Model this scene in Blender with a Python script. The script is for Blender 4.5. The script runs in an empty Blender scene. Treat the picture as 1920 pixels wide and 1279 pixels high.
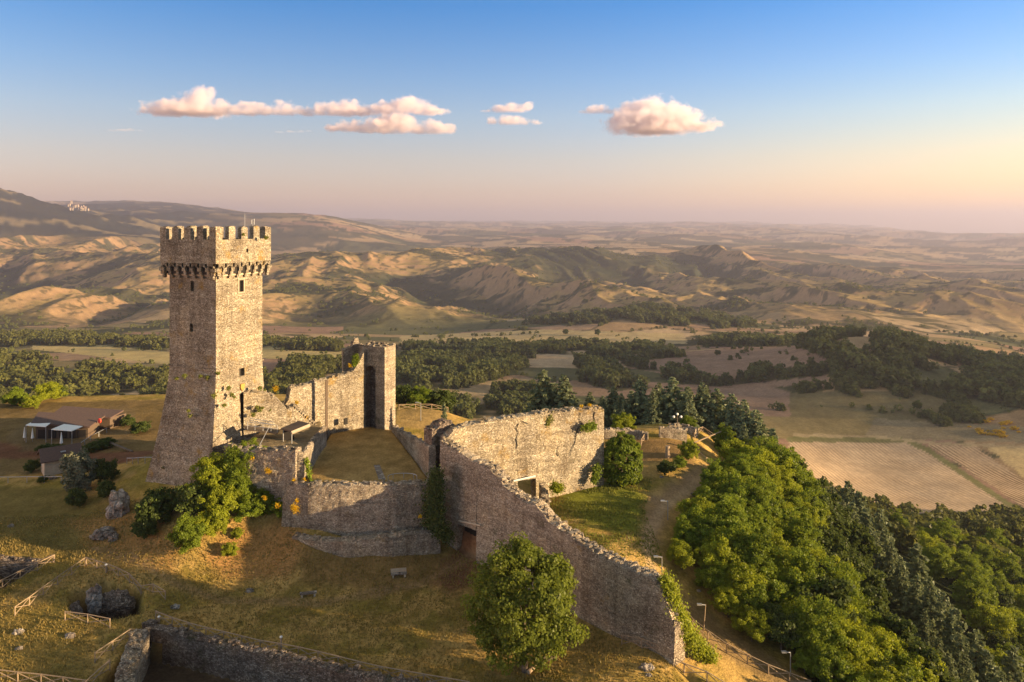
import bpy, math, random
import numpy as np

# ------------------------------------------------------------------ camera, sky, sun, exposure
ZC = 46.0            # camera height over the lawn below the castle
F, HY = 1400.0, 415.0   # focal length and horizon row in photo pixels (1920 wide)
SUN_EL, SUN_AZ = 9.0, (0.962, -0.272)
sc = bpy.context.scene
C = sc.collection
cam_d = bpy.data.cameras.new("camera")
cam = bpy.data.objects.new("camera", cam_d)
C.objects.link(cam)
cam.location = (0, 0, ZC)
cam.rotation_euler = (math.radians(90), 0, 0)
cam_d.sensor_width = 36
cam_d.lens = 36 * F / 1920
cam_d.shift_y = (HY - 639.5) / 1920
cam_d.clip_start = 1
cam_d.clip_end = 200000
sc.camera = cam

world = bpy.data.worlds.new("World")
sc.world = world
world.use_nodes = True
wn = world.node_tree
wn.nodes.clear()
sky = wn.nodes.new("ShaderNodeTexSky")
sky.sky_type = 'NISHITA'
sky.sun_disc = False
sky.sun_elevation = math.radians(SUN_EL)
sky.sun_rotation = -math.atan2(SUN_AZ[0], SUN_AZ[1])
sky.altitude = 900
sky.air_density = 1.0
sky.dust_density = 1.2
sky.ozone_density = 1.6
wb = wn.nodes.new("ShaderNodeBackground")
wb.inputs["Strength"].default_value = 0.108
wo = wn.nodes.new("ShaderNodeOutputWorld")
# sky tint: rose at the horizon, blue above; unseen zenith made warm for warmer shade
wtc = wn.nodes.new("ShaderNodeTexCoord"); wsp = wn.nodes.new("ShaderNodeSeparateXYZ"); wn.links.new(wtc.outputs["Generated"], wsp.inputs[0])
wr = wn.nodes.new("ShaderNodeValToRGB"); wn.links.new(wsp.outputs[2], wr.inputs[0])
we = wr.color_ramp.elements
TINT = [(0.0, (.74, .53, .66)), (.039, (.70, .50, .54)), (.082, (.69, .53, .54)), (.138, (.57, .56, .63)), (.186, (.40, .53, .69)), (.278, (.095, .43, .74)), (.40, (.55, .7, .9)), (.56, (1.8, 1.15, .66)), (1.0, (2.0, 1.15, .60))]
for p_, c_ in TINT[1:-1]: we.new(p_)
for e_, (p_, c_) in zip(we, TINT): e_.position = p_; e_.color = (*[v / 2 for v in c_], 1)
wm = wn.nodes.new("ShaderNodeMix"); wm.data_type = 'RGBA'; wm.blend_type = 'MULTIPLY'; wm.inputs[0].default_value = 1.0; wm.clamp_result = False
wn.links.new(sky.outputs[0], wm.inputs[6]); wmul = wn.nodes.new('ShaderNodeVectorMath'); wmul.operation = 'SCALE'; wmul.inputs['Scale'].default_value = 2.0
wn.links.new(wr.outputs[0], wmul.inputs[0]); wn.links.new(wmul.outputs[0], wm.inputs[7]); 
# warmer towards the low sun on the right
wr2 = wn.nodes.new("ShaderNodeValToRGB"); wn.links.new(wsp.outputs[0], wr2.inputs[0])
wr2.color_ramp.elements[0].position = .12; wr2.color_ramp.elements[0].color = (1, 1, 1, 1)
wr2.color_ramp.elements[1].position = .60; wr2.color_ramp.elements[1].color = (1.42, 1.16, .62, 1)
wr3 = wn.nodes.new("ShaderNodeMapRange"); wn.links.new(wsp.outputs[2], wr3.inputs[0]); wr3.inputs[1].default_value = .0; wr3.inputs[2].default_value = .2; wr3.inputs[3].default_value = 1; wr3.inputs[4].default_value = .0
wm2 = wn.nodes.new("ShaderNodeMix"); wm2.data_type = 'RGBA'; wm2.blend_type = 'MULTIPLY'
wn.links.new(wr3.outputs[0], wm2.inputs[0]); wn.links.new(wm.outputs[2], wm2.inputs[6]); wn.links.new(wr2.outputs[0], wm2.inputs[7]); wn.links.new(wm2.outputs[2], wb.inputs[0])
wn.links.new(wb.outputs[0], wo.inputs[0])

sd = bpy.data.lights.new("sun", 'SUN')
sd.energy = 5.0
sd.angle = math.radians(0.5)
sd.color = (1.0, 0.72, 0.40)
sun = bpy.data.objects.new("sun", sd)
C.objects.link(sun)
from mathutils import Vector
SDIR = Vector((SUN_AZ[0] * math.cos(math.radians(SUN_EL)), SUN_AZ[1] * math.cos(math.radians(SUN_EL)), math.sin(math.radians(SUN_EL)))).normalized()
sun.rotation_euler = SDIR.to_track_quat('Z', 'Y').to_euler()
sun.location = (60, 20, 80)
sc.view_settings.view_transform = 'Standard'
sc.view_settings.look = 'None'
sc.view_settings.exposure = 1.8
sc.view_settings.gamma = 1.0
sc.render.engine = 'CYCLES'
cy = sc.cycles
cy.use_denoising = True
cy.max_bounces = 8
cy.diffuse_bounces = 4
cy.glossy_bounces = 1
cy.transmission_bounces = 3
cy.transparent_max_bounces = 8
cy.volume_bounces = 3
cy.use_adaptive_sampling = False
cy.volume_step_rate = 0.6

# ------------------------------------------------------------------ helpers: points, tags, meshes
def at(px, py, Y):
    return ((px - 960) / F * Y, Y, ZC - (py - HY) / F * Y)

def gp(px, py, z):                       # the point of height z seen at a photo pixel
    Y = (ZC - z) * F / (py - HY)
    return ((px - 960) / F * Y, Y)

def tag(o, label=None, cat=None, group=None, kind=None):
    if label: o["label"] = label
    if cat: o["category"] = cat
    if group: o["group"] = group
    if kind: o["kind"] = kind
    return o

def thing(name, label, cat, loc, group=None, rz=0.0):
    o = bpy.data.objects.new(name, None)
    C.objects.link(o)
    o.empty_display_size = 0.5
    o.location = loc
    o.rotation_euler = (0, 0, rz)
    return tag(o, label, cat, group, "thing")

def mesh_np(name, V, Q, attrs=None, smooth=False):
    """mesh from an (n,3) array and an (m,k) index array (k = 3 or 4)"""
    V = np.asarray(V, dtype=np.float32); Q = np.asarray(Q, dtype=np.int32)
    me = bpy.data.meshes.new(name)
    k = Q.shape[1]
    me.vertices.add(len(V)); me.vertices.foreach_set("co", V.ravel())
    me.loops.add(Q.size); me.loops.foreach_set("vertex_index", Q.ravel())
    me.polygons.add(len(Q))
    me.polygons.foreach_set("loop_start", np.arange(0, Q.size, k, dtype=np.int32))
    try: me.polygons.foreach_set("loop_total", np.full(len(Q), k, dtype=np.int32))
    except Exception: pass
    if smooth: me.polygons.foreach_set("use_smooth", np.ones(len(Q), dtype=bool))
    for an, (kind, arr) in (attrs or {}).items():
        a = me.attributes.new(an, kind, 'POINT')
        a.data.foreach_set("color" if kind == 'FLOAT_COLOR' else "value", np.asarray(arr, dtype=np.float32).ravel())
    me.update(calc_edges=True)
    return me

class MB:
    """collects boxes, prisms, tubes and grids (world coordinates) for ONE mesh"""
    def __init__(s): s.v = []; s.f = []
    def add(s, vs, fs):
        o = len(s.v); s.v += [tuple(p) for p in vs]; s.f += [tuple(i + o for i in f) for f in fs]
    def box(s, c, d, rz=0.0):
        x, y, z = d[0] / 2, d[1] / 2, d[2] / 2; ca, sa = math.cos(rz), math.sin(rz)
        vs = []
        for dz in (-z, z):
            for dx, dy in ((-x, -y), (x, -y), (x, y), (-x, y)):
                vs.append((c[0] + dx * ca - dy * sa, c[1] + dx * sa + dy * ca, c[2] + dz))
        s.add(vs, [(3, 2, 1, 0), (4, 5, 6, 7), (0, 1, 5, 4), (1, 2, 6, 5), (2, 3, 7, 6), (3, 0, 4, 7)])
    def prism(s, poly, z0, z1):
        n = len(poly)
        a = sum(poly[i][0] * poly[(i + 1) % n][1] - poly[(i + 1) % n][0] * poly[i][1] for i in range(n))
        if a < 0: poly = poly[::-1]
        z0 = z0 if isinstance(z0, (list, tuple)) else [z0] * n
        z1 = z1 if isinstance(z1, (list, tuple)) else [z1] * n
        vs = [(p[0], p[1], z0[i]) for i, p in enumerate(poly)] + [(p[0], p[1], z1[i]) for i, p in enumerate(poly)]
        s.add(vs, [tuple(range(n - 1, -1, -1)), tuple(range(n, 2 * n))] + [(i, (i + 1) % n, n + (i + 1) % n, n + i) for i in range(n)])
    def slab(s, quad, t):                # a plate of thickness t under four 3-D corners
        vs = [tuple(p) for p in quad] + [(p[0], p[1], p[2] - t) for p in quad]
        s.add(vs, [(0, 1, 2, 3), (7, 6, 5, 4)] + [(i, i + 4, (i + 1) % 4 + 4, (i + 1) % 4) for i in range(4)])
    def tube(s, p0, p1, r0, r1=None, n=6):
        r1 = r0 if r1 is None else r1
        p0, p1 = Vector(p0), Vector(p1); d = p1 - p0
        if d.length < 1e-6: return
        q = d.to_track_quat('Z', 'Y')
        vs = []
        for p, r in ((p0, r0), (p1, r1)):
            for i in range(n):
                a = 2 * math.pi * i / n
                vs.append(tuple(p + q @ Vector((r * math.cos(a), r * math.sin(a), 0))))
        s.add(vs, [tuple(range(n - 1, -1, -1)), tuple(range(n, 2 * n))] + [(i, (i + 1) % n, n + (i + 1) % n, n + i) for i in range(n)])
    def ball(s, c, r, n=8, m=5, sq=1.0):
        vs = [(c[0], c[1], c[2] - r * sq)]
        for j in range(1, m):
            t = -math.pi / 2 + math.pi * j / m
            for i in range(n):
                a = 2 * math.pi * i / n
                vs.append((c[0] + r * math.cos(t) * math.cos(a), c[1] + r * math.cos(t) * math.sin(a), c[2] + r * sq * math.sin(t)))
        vs.append((c[0], c[1], c[2] + r * sq)); L = len(vs) - 1
        fs = [(0, 1 + (i + 1) % n, 1 + i) for i in range(n)]
        for j in range(m - 2):
            for i in range(n):
                a = 1 + j * n + i; b = 1 + j * n + (i + 1) % n
                fs.append((a, b, b + n, a + n))
        fs += [(L, 1 + (m - 2) * n + i, 1 + (m - 2) * n + (i + 1) % n) for i in range(n)]
        s.add(vs, fs)
    def build(s, name, mat, parent=None, smooth=False, origin=None):
        o3 = tuple(parent["_o"]) if (parent is not None and "_o" in parent.keys()) else (tuple(parent.location) if parent is not None else (origin or (0, 0, 0)))
        me = bpy.data.meshes.new(name)
        me.from_pydata([(v[0] - o3[0], v[1] - o3[1], v[2] - o3[2]) for v in s.v], [], s.f)
        me.update()
        if smooth: me.polygons.foreach_set("use_smooth", np.ones(len(me.polygons), dtype=bool))
        return put(name, me, mat, parent, origin=o3 if parent is None else None, sub=o3)

_ORIG = {}
def put(name, me, mat, parent=None, origin=None, sub=None):
    if mat is not None and not me.materials: me.materials.append(mat)
    o = bpy.data.objects.new(name, me)
    C.objects.link(o)
    if parent is not None: o.parent = parent
    elif origin is not None: o.location = origin
    return o

def subpart(mb, name, mat, part, root, smooth=False):
    """a sub-part: built in the root's frame (parts sit at the root's origin)"""
    o3 = tuple(root.location)
    me = bpy.data.meshes.new(name)
    me.from_pydata([(v[0] - o3[0], v[1] - o3[1], v[2] - o3[2]) for v in mb.v], [], mb.f); me.update()
    return put(name, me, mat, part)

# ------------------------------------------------------------------ noise (numpy)
def _h(ix, iy, seed):
    h = (ix.astype(np.int64) * 374761393 + iy.astype(np.int64) * 668265263 + seed * 974634777) & 0xffffffff
    h = ((h ^ (h >> 13)) * 1274126177) & 0xffffffff
    h = ((h ^ (h >> 16)) * 2246822519) & 0xffffffff
    return (h ^ (h >> 15)) & 0xffffffff
def gn(x, y, seed=0):
    x = np.asarray(x, dtype=np.float64); y = np.asarray(y, dtype=np.float64)
    x0 = np.floor(x); y0 = np.floor(y); fx = x - x0; fy = y - y0
    u = fx * fx * fx * (fx * (fx * 6 - 15) + 10); v = fy * fy * fy * (fy * (fy * 6 - 15) + 10)
    def g(dx, dy):
        a = _h(x0 + dx, y0 + dy, seed) / 4294967296.0 * 2 * math.pi
        return np.cos(a) * (fx - dx) + np.sin(a) * (fy - dy)
    a = g(0, 0); b = g(1, 0); c = g(0, 1); d = g(1, 1)
    return (a + (b - a) * u + (c - a) * v + (a - b - c + d) * u * v) * 1.5
def fbm(x, y, o=4, seed=0, gain=.5, lac=2.03):
    r = 0; a = 1.0; t = 0
    for i in range(o):
        r = r + a * gn(x, y, seed + i * 17); t += a; a *= gain
        x = x * lac + 11.3; y = y * lac - 7.7
    return r / t
def ridged(x, y, o=4, seed=0, gain=.5):
    r = 0; a = 1.0; t = 0; w = 1.0
    for i in range(o):
        n = 1 - np.abs(gn(x, y, seed + i * 31)); n = n * n
        r = r + a * n * w; t += a; w = np.clip(n * 1.6, 0, 1); a *= gain
        x = x * 2.07 + 5.1; y = y * 2.07 + 3.3
    return r / t
def rnd2(ix, iy, seed): return _h(np.asarray(ix), np.asarray(iy), seed) / 4294967296.0
def cells(x, y, seed):
    """jittered cells: cell number pair, distance to the nearest border"""
    x0 = np.floor(x); y0 = np.floor(y)
    b1 = np.full(x.shape, 9.0); b2 = np.full(x.shape, 9.0); cx = np.zeros_like(x); cy_ = np.zeros_like(x)
    for dx in (-1, 0, 1):
        for dy in (-1, 0, 1):
            ix = x0 + dx; iy = y0 + dy
            px = ix + .15 + .7 * rnd2(ix, iy, seed); py = iy + .15 + .7 * rnd2(ix, iy, seed + 5)
            d = np.hypot(px - x, py - y)
            m = d < b1
            b2 = np.where(m, b1, np.minimum(b2, d)); b1 = np.where(m, d, b1)
            cx = np.where(m, ix, cx); cy_ = np.where(m, iy, cy_)
    return cx, cy_, b2 - b1
def sst(a, b, x):
    t = np.clip((x - a) / (b - a), 0, 1); return t * t * (3 - 2 * t)
def inpoly(px, py, poly):
    px = np.asarray(px); py = np.asarray(py)
    r = np.zeros(px.shape, dtype=bool); n = len(poly)
    for i in range(n):
        x1, y1 = poly[i]; x2, y2 = poly[(i + 1) % n]
        if y1 == y2: continue
        r ^= ((y1 > py) != (y2 > py)) & (px < (x2 - x1) * (py - y1) / (y2 - y1) + x1)
    return r
def sdpoly(px, py, poly):
    """signed distance to a polygon, negative inside"""
    px = np.asarray(px, dtype=np.float64); py = np.asarray(py, dtype=np.float64)
    d = np.full(px.shape, 1e9); n = len(poly)
    for i in range(n):
        x1, y1 = poly[i]; x2, y2 = poly[(i + 1) % n]
        ex, ey = x2 - x1, y2 - y1
        t = np.clip(((px - x1) * ex + (py - y1) * ey) / (ex * ex + ey * ey), 0, 1)
        d = np.minimum(d, np.hypot(px - x1 - t * ex, py - y1 - t * ey))
    return np.where(inpoly(px, py, poly), -d, d)
def sdline(px, py, line):
    px = np.asarray(px, dtype=np.float64); py = np.asarray(py, dtype=np.float64)
    d = np.full(px.shape, 1e9)
    for (x1, y1), (x2, y2) in zip(line[:-1], line[1:]):
        ex, ey = x2 - x1, y2 - y1
        t = np.clip(((px - x1) * ex + (py - y1) * ey) / (ex * ex + ey * ey), 0, 1)
        d = np.minimum(d, np.hypot(px - x1 - t * ex, py - y1 - t * ey))
    return d

# ------------------------------------------------------------------ materials
def new_mat(name):
    m = bpy.data.materials.new(name); m.use_nodes = True
    nt = m.node_tree; nt.nodes.clear()
    return m, nt
def nd(nt, t, **k):
    n = nt.nodes.new("ShaderNode" + t)
    for a, v in k.items():
        if a.startswith("_"): setattr(n, a[1:], v)
        else:
            key = a.replace("__", " ")
            n.inputs[int(key[1:]) if key[0] == 'i' and key[1:].isdigit() else key].default_value = v
    return n
def ln(nt, a, b): nt.links.new(a, b)
def ramp(nt, fac, stops, interp='LINEAR'):
    r = nt.nodes.new("ShaderNodeValToRGB"); e = r.color_ramp.elements; r.color_ramp.interpolation = interp
    while len(e) < len(stops): e.new(0.5)
    for el, (p, c) in zip(e, stops):
        el.position = p; el.color = (c[0], c[1], c[2], 1) if isinstance(c, (tuple, list)) else (c, c, c, 1)
    ln(nt, fac, r.inputs[0]); return r.outputs[0]
def mix(nt, fac, a, b, mode='MIX'):
    m = nt.nodes.new("ShaderNodeMix"); m.data_type = 'RGBA'; m.blend_type = mode
    for sock, v in ((m.inputs[0], fac), (m.inputs[6], a), (m.inputs[7], b)):
        if hasattr(v, "is_output"): ln(nt, v, sock)
        elif isinstance(v, (int, float)): sock.default_value = v if sock == m.inputs[0] else (v, v, v, 1)
        else: sock.default_value = (v[0], v[1], v[2], 1)
    return m.outputs[2]
def math_(nt, op, a, b=0.0):
    m = nt.nodes.new("ShaderNodeMath"); m.operation = op
    for i, v in enumerate((a, b)):
        if hasattr(v, "is_output"): ln(nt, v, m.inputs[i])
        else: m.inputs[i].default_value = v
    return m.outputs[0]
def finish(nt, col, rough=0.9, normal=None, spec=0.2):
    b = nd(nt, "BsdfPrincipled"); o = nd(nt, "OutputMaterial")
    if hasattr(col, "is_output"): ln(nt, col, b.inputs["Base Color"])
    else: b.inputs["Base Color"].default_value = (*col, 1)
    if hasattr(rough, "is_output"): ln(nt, rough, b.inputs["Roughness"])
    else: b.inputs["Roughness"].default_value = rough
    b.inputs["Specular IOR Level"].default_value = spec
    if normal is not None: ln(nt, normal, b.inputs["Normal"])
    ln(nt, b.outputs[0], o.inputs[0])
    return b

def stone_mat(name, cols, size=0.34, lichen=0.0, moss=0.0, bump=1.0, courses=1.5):
    m, nt = new_mat(name)
    geo = nd(nt, "NewGeometry"); pos = geo.outputs["Position"]
    warp = nd(nt, "TexNoise", Scale=1.1, Detail=2.0); ln(nt, pos, warp.inputs["Vector"])
    wv = nd(nt, "VectorMath", _operation='MULTIPLY_ADD'); ln(nt, warp.outputs["Color"], wv.inputs[0])
    wv.inputs[1].default_value = (.25, .25, .12); ln(nt, pos, wv.inputs[2])
    mp = nd(nt, "Mapping"); mp.inputs["Scale"].default_value = (1, 1, courses); ln(nt, wv.outputs[0], mp.inputs[0])
    vo = nd(nt, "TexVoronoi", Scale=1.0 / size); ln(nt, mp.outputs[0], vo.inputs["Vector"])
    ve = nd(nt, "TexVoronoi", Scale=1.0 / size, _feature='DISTANCE_TO_EDGE'); ln(nt, mp.outputs[0], ve.inputs["Vector"])
    sepc = nd(nt, "SeparateColor"); ln(nt, vo.outputs["Color"], sepc.inputs[0])
    n = len(cols)
    base = ramp(nt, sepc.outputs[0], [(i / (n - 1), c) for i, c in enumerate(cols)])
    big = nd(nt, "TexNoise", Scale=0.22, Detail=5.0, Roughness=.65); ln(nt, pos, big.inputs["Vector"])
    base = mix(nt, 1.0, base, ramp(nt, big.outputs["Fac"], [(.28, (.58, .54, .52)), (.5, (1, 1, 1)), (.72, (1.22, 1.15, 1.02))]), 'MULTIPLY')
    fine = nd(nt, "TexNoise", Scale=9.0, Detail=3.0); ln(nt, pos, fine.inputs["Vector"])
    base = mix(nt, 1.0, base, ramp(nt, fine.outputs["Fac"], [(.3, .62), (.7, 1.3)]), 'MULTIPLY')
    mort = ramp(nt, ve.outputs["Distance"], [(.0, 0.66), (.10, 1.0)])
    base = mix(nt, 1.0, base, mort, 'MULTIPLY')
    mpb = nd(nt, "Mapping"); mpb.inputs["Scale"].default_value = (.12, .12, 1.6); ln(nt, pos, mpb.inputs[0])
    band = nd(nt, "TexNoise", Scale=1.0, Detail=4.0, Roughness=.6); ln(nt, mpb.outputs[0], band.inputs["Vector"])
    base = mix(nt, 1.0, base, ramp(nt, band.outputs["Fac"], [(.3, (.74, .72, .70)), (.68, (1.16, 1.14, 1.1))]), 'MULTIPLY')
    mps = nd(nt, "Mapping"); mps.inputs["Scale"].default_value = (.8, .8, .07); ln(nt, pos, mps.inputs[0])
    strk = nd(nt, "TexNoise", Scale=1.0, Detail=4.0, Roughness=.6); ln(nt, mps.outputs[0], strk.inputs["Vector"])
    base = mix(nt, 1.0, base, ramp(nt, strk.outputs["Fac"], [(.30, (.70, .68, .66)), (.5, (1.0, 1.0, 1.0)), (.72, (1.1, 1.09, 1.05))]), 'MULTIPLY')
    if lichen > 0:
        l = nd(nt, "TexNoise", Scale=0.33, Detail=6.0, Roughness=.7); ln(nt, pos, l.inputs["Vector"])
        base = mix(nt, ramp(nt, l.outputs["Fac"], [(.62 - .1 * lichen, 0.0), (.74 - .1 * lichen, .75)]), base, (.36, .22, .045))
    if moss > 0:
        l = nd(nt, "TexNoise", Scale=0.45, Detail=6.0, Roughness=.7); ln(nt, math3(nt, pos), l.inputs["Vector"])
        base = mix(nt, ramp(nt, l.outputs["Fac"], [(.62 - .1 * moss, 0.0), (.76 - .1 * moss, .7)]), base, (.07, .075, .03))
    h = math_(nt, 'ADD', ramp(nt, ve.outputs["Distance"], [(0, 0), (.16, 1)]), math_(nt, 'MULTIPLY', sepc.outputs[1], .9))
    h = math_(nt, 'ADD', h, math_(nt, 'MULTIPLY', fine.outputs["Fac"], .6))
    b = nd(nt, "Bump", Strength=bump, Distance=0.10); ln(nt, h, b.inputs["Height"])
    finish(nt, base, 0.95, b.outputs[0], .1)
    return m
def math3(nt, pos):
    v = nd(nt, "VectorMath", _operation='ADD'); ln(nt, pos, v.inputs[0]); v.inputs[1].default_value = (31, 17, 5); return v.outputs[0]

def leaf_mat(name, dark, light, trans=(.25, .3, .04), amount=.35):
    m, nt = new_mat(name)
    a = nd(nt, "Attribute", _attribute_name="var")
    oi = nd(nt, "ObjectInfo")
    f = math_(nt, 'ADD', math_(nt, 'MULTIPLY', a.outputs["Fac"], .7), math_(nt, 'MULTIPLY', oi.outputs["Random"], .3))
    col = ramp(nt, f, [(0.05, dark), (.95, light)])
    d = nd(nt, "BsdfDiffuse", Roughness=.6); ln(nt, col, d.inputs[0])
    t = nd(nt, "BsdfTranslucent"); ln(nt, mix(nt, .5, col, trans), t.inputs[0])
    g = nd(nt, "BsdfGlossy", Roughness=.45); g.inputs[0].default_value = (.5, .5, .5, 1)
    s = nd(nt, "MixShader", i0=amount); ln(nt, d.outputs[0], s.inputs[1]); ln(nt, t.outputs[0], s.inputs[2])
    s2 = nd(nt, "MixShader", i0=.015); ln(nt, s.outputs[0], s2.inputs[1]); ln(nt, g.outputs[0], s2.inputs[2])
    o = nd(nt, "OutputMaterial"); ln(nt, s2.outputs[0], o.inputs[0])
    return m

def plain_mat(name, c1, c2, scale=3.0, rough=.8, bump=.3, stretch=(1, 1, 1), metal=0.0):
    m, nt = new_mat(name)
    tc = nd(nt, "TexCoord"); mp = nd(nt, "Mapping"); mp.inputs["Scale"].default_value = stretch
    ln(nt, tc.outputs["Object"], mp.inputs[0])
    n = nd(nt, "TexNoise", Scale=scale, Detail=5.0, Roughness=.65); ln(nt, mp.outputs[0], n.inputs["Vector"])
    col = ramp(nt, n.outputs["Fac"], [(.3, c1), (.7, c2)])
    b = nd(nt, "Bump", Strength=bump, Distance=.05); ln(nt, n.outputs["Fac"], b.inputs["Height"])
    p = finish(nt, col, rough, b.outputs[0], .3)
    p.inputs["Metallic"].default_value = metal
    return m

M = {}
M['keep'] = stone_mat("keep_stone", [(.24, .20, .15), (.36, .305, .225), (.43, .37, .28), (.49, .425, .325), (.64, .575, .47)], .20, lichen=.55, moss=.25)
M['wall'] = stone_mat("rubble_stone", [(.27, .22, .17), (.36, .30, .235), (.43, .365, .285), (.48, .41, .325), (.60, .53, .43)], .20, lichen=.1, moss=.3)
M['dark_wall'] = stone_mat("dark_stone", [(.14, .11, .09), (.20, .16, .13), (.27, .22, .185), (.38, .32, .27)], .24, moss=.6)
M['rock'] = stone_mat("rock", [(.18, .15, .13), (.28, .25, .22), (.38, .35, .32)], .9, moss=.7, courses=1.0)
M['void'] = plain_mat("unlit_opening", (.012, .01, .008), (.02, .016, .013), 2)  # near-black paint stands for the unlit depth of openings and cracks
M['wood'] = plain_mat("fence_wood", (.22, .155, .10), (.34, .25, .16), 14, .8, .3)
M['bark'] = plain_mat("bark", (.07, .05, .035), (.16, .12, .08), 8, .95, .8, (1, 1, .3))
M['metal'] = plain_mat("grey_metal", (.3, .3, .3), (.4, .4, .4), 10, .45, .05, metal=.6)
M['white'] = plain_mat("white_cloth", (.68, .66, .6), (.8, .78, .72), 6, .8, .1)
M['tile'] = plain_mat("roof_tile", (.07, .045, .036), (.12, .075, .058), 3.5, .85, .4)
M['far_tile'] = plain_mat("far_roof_tile", (.36, .19, .13), (.46, .25, .17), 1, .85, .1)
M['plaster'] = plain_mat("plaster", (.34, .27, .19), (.44, .36, .26), 2, .9, .1)
M['far_plaster'] = plain_mat("far_plaster", (.32, .26, .21), (.4, .33, .27), .5, .9, .1)
M['planks'] = plain_mat("dark_planks", (.06, .042, .03), (.13, .09, .06), 5, .85, .3, (6, 6, .5))
M['red'] = plain_mat("red_sign", (.55, .04, .02), (.65, .06, .03), 3, .6, .05)
M['crest'] = plain_mat("crest_stone", (.36, .17, .04), (.46, .24, .06), 5, .9, .3)
M['leaf'] = leaf_mat("leaf_green", (.065, .095, .010), (.215, .275, .025), (.38, .43, .03))
M['leaf_olive'] = leaf_mat("leaf_olive", (.05, .07, .011), (.185, .215, .028), (.32, .36, .03))
M['leaf_yellow'] = leaf_mat("leaf_yellow_green", (.11, .14, .010), (.34, .37, .026), (.46, .48, .03), .4)
M['leaf_dark'] = leaf_mat("leaf_dark", (.03, .045, .012), (.095, .125, .028), (.16, .19, .03), .3)
M['needle'] = leaf_mat("needle_grey_green", (.10, .12, .062), (.29, .32, .17), (.28, .32, .1), .2)
M['blossom'] = leaf_mat("pale_blossom", (.07, .09, .04), (.34, .32, .22), (.2, .2, .1), .2)
M['flower'] = leaf_mat("yellow_flower", (.42, .26, .01), (.72, .46, .02), (.7, .45, .02), .3)
M['dry'] = leaf_mat("dry_leaf", (.26, .14, .06), (.42, .26, .12), (.4, .25, .1), .3)
M['wood_far'] = leaf_mat("woodland_leaf", (.045, .058, .02), (.19, .20, .06), (.22, .24, .05), .3)
M['wood_left'] = leaf_mat("woodland_leaf_olive", (.035, .045, .012), (.165, .165, .04), (.24, .24, .04), .3)
M['grass'] = leaf_mat("grass_blade", (.16, .125, .036), (.38, .27, .09), (.42, .33, .08), .4)
M['grass_green'] = leaf_mat("grass_blade_green", (.09, .11, .02), (.22, .22, .05), (.4, .40, .06), .4)
# ------------------------------------------------------------------ the terrain
PXC = np.array([-500, 0, 200, 400, 600, 800, 1000, 1200, 1400, 1600, 1800, 2000, 2500], dtype=float)
TAB = {   # distance -> photo row of the ground in each column
 220:  [830, 840, 840, 860, 870, 850, 850, 850, 886, 1013, 1090, 1140, 1180],
 300:  [850, 860, 860, 880, 900, 890, 890, 880, 880, 990, 1022, 1035, 1060],
 420:  [840, 850, 850, 850, 850, 850, 860, 860, 880, 952, 978, 985, 1000],
 560:  [810, 820, 815, 805, 800, 808, 812, 818, 845, 885, 888, 888, 880],
 700:  [760, 765, 765, 758, 745, 755, 765, 770, 785, 797, 790, 770, 740],
 850:  [722, 725, 724, 715, 705, 715, 725, 730, 733, 702, 714, 722, 700],
 1000: [688, 690, 690, 685, 680, 690, 695, 700, 684, 630, 674, 704, 690],
 1250: [655, 655, 655, 652, 652, 660, 663, 665, 652, 652, 695, 722, 690],
 1550: [632, 635, 632, 632, 635, 640, 640, 638, 632, 640, 655, 682, 670],
 1900: [616, 618, 618, 618, 620, 622, 607, 590, 609, 618, 630, 655, 650],
 2400: [592, 595, 590, 590, 592, 592, 592, 592, 591, 592, 606, 622, 620],
 3000: [560, 560, 560, 552, 545, 555, 560, 562, 562, 567, 577, 586, 590],
 3600: [515, 518, 512, 508, 508, 518, 515, 523, 533, 546, 554, 560, 565],
 4300: [465, 478, 480, 492, 500, 479, 459, 463, 500, 525, 535, 540, 545],
 5200: [420, 445, 455, 478, 488, 482, 478, 482, 492, 507, 517, 520, 525],
 6500: [330, 356, 412, 455, 470, 470, 470, 471, 478, 490, 498, 500, 505],
 9000: [360, 392, 397, 403, 412, 450, 452, 455, 460, 467, 475, 475, 480],
 13000:[370, 384, 384, 395, 425, 437, 440, 443, 445, 450, 456, 452, 455],
 20000:[385, 390, 398, 405, 420, 428, 430, 432, 432, 437, 446, 450, 455],
 32000:[405, 408, 410, 412, 415, 421, 422, 424, 425, 430, 446, 450, 455],
 60000:[416, 416, 416, 416, 417, 418, 418, 419, 421, 426, 440, 445, 450]}
ROWS = np.array(sorted(TAB), dtype=float)
ZT = np.array([[ZC - (TAB[int(r)][j] - HY) / F * r for j in range(len(PXC))] for r in ROWS])
LR = np.log(ROWS)
def cr(p0, p1, p2, p3, t):
    return p1 + .5 * t * (p2 - p0 + t * (2 * p0 - 5 * p1 + 4 * p2 - p3 + t * (3 * (p1 - p2) + p3 - p0)))
def zfar(px, Y):
    u = np.interp(px, PXC, np.arange(len(PXC))); v = np.interp(np.log(Y), LR, np.arange(len(ROWS)))
    i = np.clip(np.floor(u).astype(int), 0, len(PXC) - 2); j = np.clip(np.floor(v).astype(int), 0, len(ROWS) - 2)
    fu = u - i; fv = v - j
    ii = [np.clip(i + k, 0, len(PXC) - 1) for k in (-1, 0, 1, 2)]; jj = [np.clip(j + k, 0, len(ROWS) - 1) for k in (-1, 0, 1, 2)]
    r = [cr(*[ZT[b, a] for a in ii], fu) for b in jj]
    return cr(*r, fv)

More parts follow.
